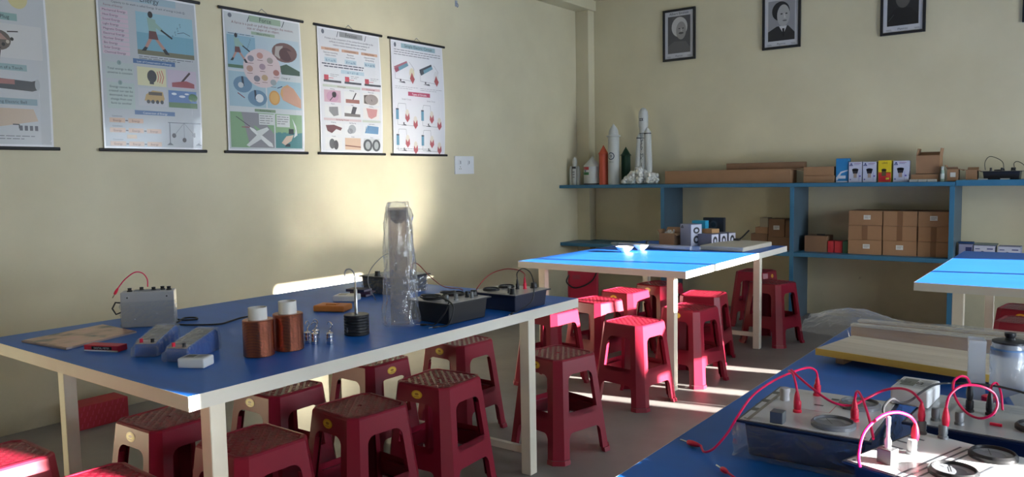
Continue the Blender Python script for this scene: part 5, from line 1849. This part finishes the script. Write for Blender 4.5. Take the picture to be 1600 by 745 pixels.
small_meter('small_panel_meter', 'small white meter box right in front of the wrapped desk meter', (2.247, 1.268, t2), R(30), 0.085, 0.062, 0.030, WHITEP)
small_meter('small_panel_meter', 'small white meter box behind the orange box on the coil table', (1.668, 2.365, t2), R(28), 0.105, 0.085, 0.028, WHITEP)
ORG = mat('orange_plastic', (0.68, 0.23, 0.045), 0.45)
t = thing('orange_box', 'flat orange plastic box behind the hooked weights', 'box', (1.82, 2.155, t2), R(24))
MB().box(-0.070, 0.070, -0.045, 0.045, 0, 0.026, ORG).build('box_body', t, bevel=0.006, seg=3)
MB().box(-0.024, 0.024, -0.018, 0.018, 0.0255, 0.030, ORG).build('raised_cap', t, bevel=0.002)
for k, (dx, dy, a, c, h, lab) in enumerate(((0, 0, 20, '#3a2238', 0.012, 'bottom'), (0.01, 0.01, 26, '#4c3450', 0.010, 'middle'), (-0.005, 0.0, 15, '#2c2a44', 0.012, 'top'))):
    z = t2 + (0, 0.0125, 0.023)[k]
    q = MB()
    q.box(-0.05, 0.05, -0.035, 0.035, 0, h, flat(c))
    q.box(-0.048, 0.051, -0.033, 0.033, 0.002, h - 0.002, flat('#8c8490'))
    o = q.build('thin_book', None, loc=(1.61 + dx, 2.495 + dy, z))
    o.rotation_euler = (0, 0, R(a))
    tag(o, 'thin dark purple book, %s of the pile beside the black box' % lab, 'book', 'thin books on the coil table')

# coils
for (x, y, hh, ht_, lab) in ((2.283, 1.465, 0.118, 0.154, 'copper wire coil on a white core, the nearer of the two'), (2.293, 1.572, 0.122, 0.160, 'copper wire coil on a white core, the farther one')):
    t = thing('copper_coil', lab, 'coil', (x, y, t2), 0, 'copper coils on the coil table')
    MB().lathe([(0.046, 0.0), (0.0485, 0.002), (0.0485, hh - 0.004), (0.046, hh - 0.0015), (0.030, hh - 0.0015), (0.030, 0.0)], COPPER, 48).build('winding', t, smooth=True)
    MB().lathe([(0.0292, 0.001), (0.0292, ht_), (0.0265, ht_), (0.0265, hh * 0.5), (0, hh * 0.5)], mat('white_pvc', (0.70, 0.70, 0.67), 0.35), 36).build('core_tube', t, smooth=True)


# hooked weights
def hook_weight(label, loc, rz, h=0.038, r=0.0125):
    t = thing('hooked_weight', label, 'weight', loc, rz, 'small chrome hooked weights')
    q = MB()
    q.lathe([(r * .9, 0), (r, 0.0015), (r, h * .3), (r * .94, h * .32), (r * .94, h * .35), (r, h * .37), (r, h * .66), (r * .94, h * .68), (r * .94, h * .71), (r, h * .73), (r, h * .96), (r * .9, h), (r * .3, h + 0.003), (0.002, h + 0.008)], CHROME, 24)
    q.build('weight_body', t, smooth=True)
    q = MB()
    pts = [(0, 0, h + 0.002), (0, 0, h + 0.012), (0.006, 0, h + 0.018), (0.0105, 0, h + 0.026), (0.007, 0, h + 0.034), (0, 0, h + 0.037), (-0.007, 0, h + 0.034), (-0.009, 0, h + 0.028)]
    q.tube(pts, 0.0016, CHROME, n=8, smooth_steps=3)
    q.build('hook', t, smooth=True)
    return t


w0 = hook_weight('chrome hooked weight standing apart, nearest the black slotted weight', (2.345, 1.70, t2), R(20))
for (x, y, a, lab) in ((2.305, 1.668, 60, 'chrome hooked weight at the front of the cluster of three'), (2.268, 1.668, 100, 'chrome hooked weight at the left of the cluster of three'),
                       (2.265, 1.705, 10, 'chrome hooked weight at the back of the cluster of three')):
    dup(w0, (x, y, t2), R(a), lab)

# black slotted weight stack on hooked rod
t = thing('slotted_weight_set', 'stack of black slotted weights on a hooked steel rod', 'weight', (2.298, 1.862, t2))
for k in range(7):
    z = 0.0105 * k
    q = MB().lathe([(0.043, z), (0.0445, z + 0.0015), (0.0445, z + 0.0085), (0.043, z + 0.0100), (0.0, z + 0.0100)], BLACK, 36)
    q.build('slotted_disc', t, smooth=True)
q = MB()
q.tube([(0, 0, 0.07), (0, 0, 0.17), (0, 0, 0.20), (-0.004, -0.002, 0.222), (-0.013, -0.008, 0.234), (-0.024, -0.015, 0.234), (-0.031, -0.019, 0.224), (-0.031, -0.019, 0.208)], 0.0028, STEEL, n=10, smooth_steps=4)
q.build('hook_rod', t, smooth=True)
MB().lathe([(0.006, 0.07), (0.006, 0.16), (0.0045, 0.162), (0, 0.162)], STEEL, 14).build('stem_sleeve', t, smooth=True)
q = MB().box(-0.003, 0.003, -0.0452, -0.043, 0.012, 0.03, GREYP)
q.build('slot_mark', t)

# bagged acrylic column
bg_ = thing('bagged_column', 'tall translucent column in a crumpled clear plastic bag', 'column', (2.300, 2.083, t2), R(38))
ACR = film_material('acrylic_sheet', tint=(0.90, 0.86, 0.84), body=0.12, rough=0.2)
q = MB()
a = 0.034
for (x0, x1, y0, y1) in ((-a, a, -a, -a + .003), (-a, a, a - .003, a), (-a, -a + .003, -a + .003, a - .003), (a - .003, a, -a + .003, a - .003)):
    q.box(x0, x1, y0, y1, 0.004, 0.445, ACR)
q.build('acrylic_tube', bg_)
MB().lathe([(0.012, 0.385), (0.028, 0.40), (0.031, 0.42), (0.031, 0.436), (0, 0.44)], flat('#6c6664'), 20).build('top_fitting', bg_, smooth=True)
q = MB()
NU, NV = 40, 46
vs, fs = [], []
rn = [[random.uniform(-1, 1) for _ in range(NU)] for _ in range(NV + 1)]
for j in range(NV + 1):
    z = 0.464 * j / NV
    f = j / NV
    R_ = 0.072 - 0.024 * f
    if f > 0.93:
        R_ = 0.046 - 0.010 * (f - 0.93) / 0.07
    if j == 0:
        R_ = 0.066
    for i in range(NU):
        an = 2 * math.pi * i / NU
        crease = 0.006 * math.sin(5 * an + 3 * math.sin(7 * f)) + 0.004 * math.sin(11 * an - 9 * f) + 0.0016 * rn[j][i]
        sq = 1.0 / max(abs(math.cos(an)), abs(math.sin(an))) ** 0.45
        rr = (R_ + crease) * sq * (0.93)
        vs.append((rr * math.cos(an), rr * math.sin(an), 0.0015 + z + (0.004 * rn[j][(i * 3) % NU] if 0 < j else 0)))
for j in range(NV):
    for i in range(NU):
        k = (i + 1) % NU
        fs.append((j * NU + i, j * NU + k, (j + 1) * NU + k, (j + 1) * NU + i))
fs.append(tuple(range(NV * NU, (NV + 1) * NU)))
q.mesh(vs, fs, FILMB)
q.build('plastic_bag', bg_, smooth='full')


def dials_print(pr, a, b):
    pr.rect(-a * .3, -b * .85, a * .5, -b * .78, '#2c3036')
    pr.line([(-a * .7, -b * .4), (-a * .7, 0), (-a * .2, 0)], 0.002, '#30343a')
    lines(pr, -a * .8, -a * .3, b * .8, 3, 0.012, '#3c4046', 0.003)


# apparatus 1: near, open cables on it
instrument('bench_instrument', 'black instrument right behind the bagged column, dark cables coiled on top', 'instrument', (2.372, 2.273, t2), R(-2), 0.24, 0.245, 0.082,
           BLACK, PANELD, [(-0.03, -0.05, 0.045), (-0.03, 0.065, 0.045)], [(0.06, -0.07, GREYP), (0.07, -0.03, GREYP), (0.06, 0.045, BLACK), (0.085, 0.045, GREYP)], [(0.06, 0.085, BLACK, 0.014)], dials_print)
zt = t2 + 0.092
lead('black cable coiled on the instrument behind the bagged column', [(2.30, 2.19, zt), (2.33, 2.17, zt), (2.37, 2.19, zt), (2.375, 2.23, zt), (2.34, 2.26, zt), (2.30, 2.25, zt), (2.29, 2.21, zt + .004), (2.32, 2.185, zt + .006), (2.36, 2.20, zt + .006),
      (2.40, 2.19, zt + .006), (2.478, 2.165, zt - .004), (2.50, 2.158, zt - 0.03), (2.49, 2.14, t2 + 0.01), (2.47, 2.11, t2 + 0.0045)], BLACK, 0.003, [(-1, (-.2, -1, 0), BLACK, True)], pl=0.03, pr_=0.004)
lead('black cable with a chrome tip at the foot of the bagged column', [(2.44, 2.20, zt - .006), (2.475, 2.16, zt - .006), (2.478, 2.135, zt - 0.04), (2.44, 2.12, t2 + 0.008), (2.41, 2.115, t2 + 0.0045)], BLACK, 0.0028, [(-1, (-.8, -.6, 0), BLACK, True)], pl=0.03, pr_=0.004)
lead('long dark lead snaking across the top of the near black instrument', [(2.30, 2.31, zt), (2.34, 2.35, zt + .004), (2.36, 2.31, zt + .006), (2.33, 2.28, zt + .006), (2.30, 2.32, zt + .004), (2.33, 2.36, zt)], BLACK, 0.003)
# apparatus 2
instrument('bench_instrument', 'navy-black instrument at the far corner of the coil table with red and black leads', 'instrument', (2.405, 2.63, t2), R(0), 0.255, 0.255, 0.070,
           NAVY, PANELD, [(-0.06, -0.05, 0.036), (-0.055, 0.05, 0.036)], [(0.02, 0.03, BLACK), (0.045, 0.05, REDP), (0.03, -0.04, GREYP), (0.06, -0.08, GREYP)], [(0.06, 0.095, BLACK, 0.014), (0.09, -0.10, BLACK, 0.010)], dials_print)
zt = t2 + 0.078
lead('dark red lead arching over the instrument at the far corner', [(2.30, 2.52, zt - 0.03), (2.305, 2.535, zt + 0.005), (2.325, 2.59, zt + 0.055), (2.37, 2.64, zt + 0.078), (2.42, 2.67, zt + 0.075), (2.448, 2.68, zt + 0.06), (2.450, 2.68, zt + 0.045)],
     mat('dark_red_cable', (0.30, 0.02, 0.02), 0.35), 0.0022, [(-1, (0, 0, -1), REDP, False)], pl=0.035, pr_=0.0055)
lead('black lead arching from the far corner instrument down to the table', [(2.425, 2.66, zt + 0.04), (2.426, 2.66, zt + 0.065), (2.46, 2.655, zt + 0.085), (2.51, 2.64, zt + 0.07), (2.548, 2.61, zt + 0.02), (2.556, 2.58, t2 + 0.04), (2.530, 2.52, t2 + 0.006), (2.53, 2.49, t2 + 0.0045)],
     BLACK, 0.0024, [(0, (0, 0, -1), BLACK, False), (-1, (0.3, -1, 0), BLACK, True)], pl=0.034, pr_=0.005)
# rear ones
wb = instrument('bench_instrument', 'black instrument in wrinkled clear film at the back, seen either side of the bagged column', 'instrument', (1.655, 2.685, t2), R(0), 0.25, 0.25, 0.085,
                BLACK, BLACK, [], [(0.06, 0.05, GREYP)], [(-0.02, -0.095, BLACK, 0.014)])
lead('thin grey cable arching in front of the rear black instrument', [(1.80, 2.42, 0.722), (1.775, 2.40, 0.80), (1.74, 2.45, 0.855), (1.69, 2.57, 0.900), (1.665, 2.65, 0.908), (1.66, 2.69, 0.885), (1.66, 2.69, 0.850)], GREYP, 0.0022, [(-1, (0, 0, -1), BLACK, False)], pl=0.035, pr_=0.005)
q = MB()
NU = 44
vs, fs = [], []
rows_ = 8
for j in range(rows_ + 1):
    for i in range(NU):
        an = 2 * math.pi * i / NU
        k = 1.0 / max(abs(math.cos(an)), abs(math.sin(an)))
        rr = 0.121 * min(k, 1.38) + random.uniform(-.006, .003)
        vs.append((rr * math.cos(an), rr * math.sin(an), 0.002 + 0.074 * j / rows_))
for j in range(rows_):
    for i in range(NU):
        k = (i + 1) % NU
        fs.append((j * NU + i, j * NU + k, (j + 1) * NU + k, (j + 1) * NU + i))
q.mesh(vs, fs, FILM)
q.build('film_wrap', wb)
lead('dark red lead sagging from the film-wrapped instrument to the next one', [(1.717, 2.737, 0.828), (1.722, 2.742, 0.850), (1.752, 2.75, 0.850), (1.878, 2.70, 0.803), (2.049, 2.60, 0.781), (2.20, 2.52, 0.792), (2.30, 2.42, 0.812), (2.36, 2.375, 0.815)],
     mat('dark_red_cable', (0.30, 0.02, 0.02), 0.35), 0.0022)

# ------------------------------------------------------------------ floor things
rc = carton('red_carton', 'red patterned carton on the floor against the wall under the coil table', 'box', 0.10, 0.25, 1.775, 2.035, 0.001, 0.122, mat('red_floor_carton', (0.42, 0.02, 0.035), 0.5, var=0.1))
q = MB()
pr = Print(q, plane_fn((0.075, -0.13, 0), (0, 1, 0), (0, 0, 1)), step=0.0006)
for r_ in range(4):
    for k in range(12):
        u = 0.012 + 0.029 * k + (0.014 if r_ % 2 else 0)
        v = 0.010 + 0.029 * r_
        if u < 0.24:
            pr.poly([(u, v), (u + 0.006, v), (u + 0.012, v + 0.022), (u + 0.006, v + 0.022)], '#c03c58')
q.build('dash_pattern', rc)
rb = thing('red_backpack_box', 'upright red case with a dark strap under the bowl table by the wall', 'case', (0.62, 6.10, 0.001), R(35))
MB().box(-0.14, 0.14, -0.07, 0.07, 0, 0.43, mat('red_case', (0.36, 0.01, 0.035), 0.4, var=0.1)).build('case_body', rb, bevel=0.02, seg=3)
MB().tube([(-0.13, -0.06, 0.36), (-0.155, -0.085, 0.30), (-0.09, -0.085, 0.245), (0.0, -0.085, 0.26), (0.08, -0.085, 0.31), (0.12, -0.08, 0.38)], 0.007, BLACK, n=8, smooth_steps=4).build('strap', rb, smooth=True)
q = MB().box(-0.10, -0.03, -0.0712, -0.0695, 0.32, 0.36, flat('#8c3040'))
q.build('patch', rb)

# ------------------------------------------------------------------ foreground table: instruments
def printA(pr, a, b):
    pr.rect(-a * .86, -b * .95, -a * .80, b * .95, '#7c7468')
    for k in range(3):
        pr.rect(-a * .96, -b * .5 + 0.07 * k, -a * .86, -b * .35 + 0.07 * k, '#4c4840')
    for (x, y) in ((-0.02, 0.03), (0.0, 0.09), (0.035, 0.03)):
        pr.rect(x, y, x + 0.018, y + 0.008, '#24282e')
    pr.line([(-0.035, -0.01), (0.02, -0.01), (0.02, 0.05)], 0.0015, '#a8384c')


A = instrument('bench_instrument', 'film-wrapped dark instrument with grey panel at the left of the foreground table', 'instrument', (3.975, 1.592, t2), R(1.5), 0.245, 0.285, 0.073,
               NAVY, PANEL, [(0.045, -0.085, 0.040), (0.06, 0.07, 0.040)], [(-0.035, -0.035, REDP), (-0.032, 0.105, REDP), (0.072, -0.035, REDP)],
               [], printA, ringm=mat('filmed_grey_ring', (0.17, 0.18, 0.20), 0.25))
# grey square knob with plug, and grey far knob
q = MB()
q.box(-0.012, 0.012, -0.012, 0.012, 0, 0.022, mat('grey_block_knob', (0.10, 0.105, 0.11), 0.4))
for k in range(4):
    q.box(-0.0122, 0.0122, -0.011 + 0.006 * k, -0.009 + 0.006 * k, 0.002, 0.0225, GREYP)
q.build('square_knob', A, bevel=0.0015, loc=(-0.048, -0.120, 0.0745))
MB().lathe([(0.010, 0), (0.009, 0.014), (0.011, 0.020), (0.010, 0.026), (0, 0.027)], mat('pale_grey_plug', (0.38, 0.38, 0.40), 0.4), 14).build('control_knob', A, smooth=True, loc=(-0.080, 0.035, 0.0745))
# wrap on A: a film skirt around the body
q = MB()
NU = 60
vs, fs = [], []
for j in range(9):
    for i in range(NU):
        an = 2 * math.pi * i / NU
        cx_, sx_ = math.cos(an), math.sin(an)
        k = 1.0 / max(abs(cx_) / 0.128, abs(sx_) / 0.148)
        rr = k + random.uniform(-0.004, 0.003)
        vs.append((rr * cx_, rr * sx_, 0.001 + 0.066 * j / 8))
for j in range(8):
    for i in range(NU):
        k = (i + 1) % NU
        fs.append((j * NU + i, j * NU + k, (j + 1) * NU + k, (j + 1) * NU + i))
q.mesh(vs, fs, FILM)
q.build('film_wrap', A, smooth='full')


def printC(pr, a, b):
    for k in range(3):
        pr.line([(-a * .25 + 0.012 * k, -b * .98), (-a * .25 + 0.012 * k, b * .72)], 0.004, '#3c4048')
    for k in range(4):
        pr.rect(-a * .94, -b * .3 + 0.035 * k, -a * .70, -b * .3 + 0.035 * k + 0.006, '#5c6068')
    pr.rect(a * .35, -b * .1, a * .38, b * .3, '#60646c')


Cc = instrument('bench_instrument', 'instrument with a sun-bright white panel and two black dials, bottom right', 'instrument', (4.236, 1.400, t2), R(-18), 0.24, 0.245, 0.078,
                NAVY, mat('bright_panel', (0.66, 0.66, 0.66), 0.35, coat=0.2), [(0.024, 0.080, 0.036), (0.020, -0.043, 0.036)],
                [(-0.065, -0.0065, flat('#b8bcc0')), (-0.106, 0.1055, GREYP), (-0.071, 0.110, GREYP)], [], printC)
q = MB()
q.box(-0.012, 0.012, -0.012, 0.012, 0, 0.024, mat('grey_block_knob', (0.10, 0.105, 0.11), 0.4))
for k in range(4):
    q.box(-0.0122, 0.0122, -0.011 + 0.006 * k, -0.009 + 0.006 * k, 0.002, 0.0245, GREYP)
q.build('square_knob', Cc, bevel=0.0015, loc=(-0.0676, -0.0767, 0.0792))
MB().lathe([(0.005, 0), (0.0055, 0.012), (0.003, 0.018), (0.0028, 0.036), (0.0036, 0.038), (0.0036, 0.052), (0, 0.053)], mat('clear_grey_plug', (0.55, 0.56, 0.58), 0.2), 12).build('stacked_plug', Cc, smooth=True, loc=(-0.0676, -0.0767, 0.1035))


def printB(pr, a, b):
    lines(pr, -a * .8, a * .8, b * .75, 3, 0.018, '#4c5058', 0.003)
    for k in range(4):
        pr.rect(-a * .9 + 0.02 * k, -b * .1, -a * .9 + 0.02 * k + 0.008, b * .5, '#6c7076')


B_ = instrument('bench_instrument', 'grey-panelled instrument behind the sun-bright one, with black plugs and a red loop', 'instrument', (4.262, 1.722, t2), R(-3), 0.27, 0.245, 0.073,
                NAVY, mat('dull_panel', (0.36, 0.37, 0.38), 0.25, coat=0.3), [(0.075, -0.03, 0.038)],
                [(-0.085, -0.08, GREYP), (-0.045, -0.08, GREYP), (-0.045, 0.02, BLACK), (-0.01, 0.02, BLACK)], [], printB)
o = MB().box(-0.008, 0.012, -0.003, 0.003, 0, 0.005, REDP).build('toggle_switch', B_, bevel=0.001, loc=(0.008, -0.05, 0.0745))
small_meter('digital_meter', 'white digital meter with grey screen resting across the two rear foreground instruments', (4.118, 1.765, t2 + 0.0755), R(-3), 0.072, 0.105, 0.036, WHITEP)

GL = 'red test leads on the foreground instruments'
lead('long red lead from a free plug on the foreground table up to the left instrument', [(3.785, 1.445, 0.723), (3.803, 1.42, 0.7215), (3.825, 1.415, 0.735), (3.846, 1.43, 0.765), (3.862, 1.44, 0.798), (3.869, 1.5, 0.825), (3.887, 1.56, 0.843), (3.907, 1.62, 0.852),
      (3.927, 1.67, 0.855), (3.938, 1.69, 0.846), (3.940, 1.697, 0.832)], RED, 0.0024, [(0, (-1, 0.2, 0), REDP, True), (-1, (0, 0, -1), REDP, False)], group=GL, pl=0.032, pr_=0.0058)
lead('short red lead dropping to the middle plug of the left foreground instrument', [(3.905, 1.615, 0.857), (3.922, 1.585, 0.860), (3.934, 1.564, 0.850), (3.940, 1.556, 0.834)], RED, 0.0024, [(-1, (0, 0, -1), REDP, False)], group=GL, pl=0.034, pr_=0.0062)
lead('red lead running from the left foreground instrument to the bright one', [(3.913, 1.605, 0.862), (3.96, 1.57, 0.843), (4.008, 1.55, 0.824), (4.041, 1.56, 0.82), (4.065, 1.58, 0.833), (4.089, 1.6, 0.847), (4.121, 1.58, 0.861), (4.146, 1.555, 0.864),
      (4.162, 1.538, 0.856), (4.167, 1.532, 0.852)], RED, 0.0024, [(-1, (0, 0, -1), REDP, False)], group=GL, pl=0.034, pr_=0.0062)
lead('red lead from the right plug of the left instrument down beside it', [(4.048, 1.558, 0.834), (4.051, 1.556, 0.848), (4.058, 1.545, 0.852), (4.071, 1.52, 0.845), (4.093, 1.47, 0.826), (4.110, 1.425, 0.806)], RED, 0.0024, [(0, (0, 0, -1), REDP, False)], group=GL, pl=0.036, pr_=0.0062)
lead('sunlit red lead arching over the left corner of the bright instrument', [(4.118, 1.295, 0.799), (4.116, 1.295, 0.82), (4.118, 1.32, 0.848), (4.133, 1.36, 0.866), (4.151, 1.39, 0.869), (4.167, 1.412, 0.860), (4.175, 1.424, 0.846)], RED, 0.0026,
     [(-1, (0, 0, -1), REDP, False)], group=GL, pl=0.030, pr_=0.0064)
lead('red lead making a big loop above the right foreground instrument', [(4.206, 1.528, 0.852), (4.210, 1.54, 0.872), (4.226, 1.56, 0.886), (4.248, 1.6, 0.880), (4.268, 1.62, 0.866), (4.275, 1.62, 0.845), (4.268, 1.61, 0.828), (4.248, 1.61, 0.818),
      (4.224, 1.63, 0.821), (4.203, 1.66, 0.838), (4.196, 1.69, 0.858), (4.204, 1.71, 0.867), (4.213, 1.73, 0.862), (4.218, 1.742, 0.848)], RED, 0.0024, [(0, (0, 0, -1), REDP, False), (-1, (0, 0, -1), BLACK, False)], group=GL, pl=0.034, pr_=0.0062)
lead('small red lead curling behind the rightmost black plug', [(4.253, 1.738, 0.838), (4.255, 1.742, 0.850), (4.262, 1.75, 0.853), (4.271, 1.73, 0.840), (4.276, 1.71, 0.812)], RED, 0.0022, [(0, (0, 0, -1), BLACK, False)], group=GL, pl=0.033, pr_=0.006)
lead('black lead rising from the bright instrument over the white meter to the right', [(4.140, 1.350, 0.876), (4.139, 1.36, 0.885), (4.143, 1.40, 0.888), (4.150, 1.44, 0.872), (4.152, 1.52, 0.858), (4.153, 1.62, 0.850), (4.157, 1.75, 0.835), (4.182, 1.8, 0.830), (4.233, 1.77, 0.842),
      (4.279, 1.72, 0.853), (4.33, 1.68, 0.850), (4.37, 1.70, 0.80)], BLACK, 0.0022, name='black_lead')
lead('red lead with a bare pin at the bottom edge of the foreground table', [(3.885, 1.335, 0.7245), (3.92, 1.31, 0.7215), (3.97, 1.27, 0.7205), (4.03, 1.22, 0.7205)], RED, 0.0024, [(0, (-0.8, 0.6, 0), REDP, True)], group=GL, pl=0.022, pr_=0.0055)

# plank on battens
pk = thing('wooden_plank', 'pale wooden board with a yellow edge lying on small battens', 'board', (4.20, 2.345, t2 + 0.022), R(-10))
MB().box(-0.42, 0.42, -0.11, 0.02, 0.0, 0.019, WOOD).build('near_board', pk, bevel=0.001)
MB().box(-0.42, 0.42, 0.022, 0.135, 0.0, 0.019, WOOD).build('far_board', pk, bevel=0.001)
o = MB().box(-0.421, 0.421, -0.114, -0.1105, 0.0, 0.019, WOODY).build('yellow_edge', pk)
tag(o, 'yellow painted edge')
for x in (-0.36, 0.34):
    MB().box(x - 0.012, x + 0.012, -0.09, 0.12, -0.021, -0.0005, WOODB).build('batten', pk)
# beam / channel
bm = thing('wooden_channel', 'brown wooden channel lying behind the pale board at the table end', 'channel', (4.22, 2.735, t2), R(-1.5))
q = MB()
q.box(-0.45, 0.45, -0.05, -0.040, 0, 0.042, WOODB)
q.box(-0.45, 0.45, 0.050, 0.060, 0, 0.042, WOODB)
q.box(-0.45, 0.45, -0.040, 0.050, 0, 0.008, WOODB)
q.build('channel_body', bm, bevel=0.001)
MB().box(-0.45, 0.45, -0.056, -0.024, 0.0425, 0.050, WOOD).build('front_rail', bm, bevel=0.001)
MB().box(-0.45, 0.45, 0.030, 0.064, 0.0425, 0.050, WOOD).build('rear_rail', bm, bevel=0.001)
# billowing clear film: a sheet draped over the channel end and out beyond the table
q = MB()
NU, NV = 70, 26
vs, fs = [], []
for j in range(NV + 1):
    for i in range(NU + 1):
        s_ = i / NU
        tt_ = j / NV
        x = 3.60 + 1.05 * s_
        y = 2.61 + 0.10 * max(0, 1 - s_ * 3) + 0.24 * tt_ + 0.012 * math.sin(23 * s_ + 4 * tt_)
        arch = math.sin(math.pi * min(1, max(0, tt_)))
        bulge = 0.026 * math.exp(-((s_ - 0.16) / 0.09) ** 2) - 0.022 * math.exp(-(s_ / 0.05) ** 2)
        wr = abs(math.sin(37 * s_ + 11 * tt_)) * 0.010 + abs(math.sin(61 * s_ - 17 * tt_ + 2)) * 0.007
        z = t2 + 0.004 + (0.048 + bulge + wr * max(0.25, 1 - 2.2 * s_)) * arch ** 0.5 + random.uniform(-.004, .004) * max(0.3, 1 - 2 * s_)
        z = max(z, t2 + 0.003)
        if 3.76 < x and 0.10 < tt_ < 0.92:
            z = max(z, t2 + 0.053)
        vs.append((x, y, z))
for j in range(NV):
    for i in range(NU):
        a = j * (NU + 1) + i
        fs.append((a, a + 1, a + NU + 2, a + NU + 1))
q.mesh(vs, fs, film_material('wrinkled_sheet', body=0.09, rough=0.10, cover=0.03))
tag(q.build('plastic_sheet', None), 'crumpled clear plastic sheet draped over the wooden channel and off the table end', 'plastic sheet')

# jar and translucent pouch
j_ = thing('plastic_jar', 'translucent plastic jar with a black knobbed lid on the foreground table', 'jar', (4.252, 2.160, t2))
MB().lathe([(0.036, 0), (0.040, 0.004), (0.041, 0.12), (0.037, 0.132), (0.038, 0.14), (0.0355, 0.14), (0.034, 0.13), (0.038, 0.118), (0.037, 0.006), (0, 0.006)], FROST, 36).build('jar_body', j_, smooth=True)
MB().lathe([(0.037, 0.1405), (0.037, 0.1445), (0.030, 0.147), (0.011, 0.148), (0.009, 0.152), (0.012, 0.158), (0.012, 0.164), (0.0, 0.166)], BLACK, 30).build('lid', j_, smooth=True)
MB().lathe([(0.0385, 0.112), (0.0395, 0.113), (0.0395, 0.128), (0.0385, 0.129)], flat('#5c7ea8'), 36).build('neck_band', j_, smooth=True)
po = thing('clear_plastic_box', 'cloudy clear plastic box standing left of the jar', 'box', (4.186, 2.145, t2), R(10))
q = MB()
for (x0, x1, y0, y1) in ((-0.018, 0.018, -0.026, -0.024), (-0.018, 0.018, 0.024, 0.026), (-0.018, -0.016, -0.024, 0.024), (0.016, 0.018, -0.024, 0.024)):
    q.box(x0, x1, y0, y1, 0.0, 0.145, FROST, taper=0.003)
q.box(-0.018, 0.018, -0.026, 0.026, 0.0, 0.002, FROST)
q.build('box_body', po)
MB().lathe([(0.010, 0), (0.010, 0.02), (0.013, 0.024), (0.013, 0.036), (0.006, 0.04), (0, 0.04)], REDP, 14).build('red_fitting', thing('red_terminal', 'small red terminal knob on the table in front of the cloudy box', 'terminal', (4.222, 2.035, t2)), smooth=True)
# blue sloped box
bb = thing('blue_sloped_box', 'bright blue sloping case in front of the jar at the right edge', 'case', (4.335, 2.03, t2), R(12))
prof = [(-0.075, 0), (0.10, 0), (0.10, 0.075), (0.045, 0.080), (-0.075, 0.028)]
n = len(prof)
q = MB()
vs = [(x, -0.06, z) for x, z in prof] + [(x, 0.06, z) for x, z in prof]
q.mesh(vs, [tuple(range(n)), tuple(reversed(range(n, 2 * n)))] + [(i, n + i, n + (i + 1) % n, (i + 1) % n) for i in range(n)], mat('bright_blue_abs', (0.012, 0.12, 0.50), 0.35))
q.build('case_body', bb, bevel=0.004)
q = MB()
q.face([(-0.065, -0.055, 0.0335), (0.04, -0.055, 0.0790), (0.04, 0.055, 0.0790), (-0.065, 0.055, 0.0335)], mat('frosted_cover', (0.45, 0.47, 0.50), 0.2, coat=0.4), (0, 0, 1))
q.build('sloped_window', bb)

# small bluish clip high on the left wall
t = thing('wall_hook', 'tiny bluish hook high on the left wall above the switch plate', 'hook', (0.0, 5.11, 2.735))
MB().box(0, 0.006, -0.014, 0.014, -0.02, 0.03, flat('#9aa2b4')).build('back_plate', t, bevel=0.002)
MB().tube([(0.006, 0, 0.01), (0.02, 0, 0.0), (0.026, 0, -0.018), (0.014, 0, -0.028)], 0.003, flat('#6c7690'), n=8, smooth_steps=3).build('hook', t, smooth=True)
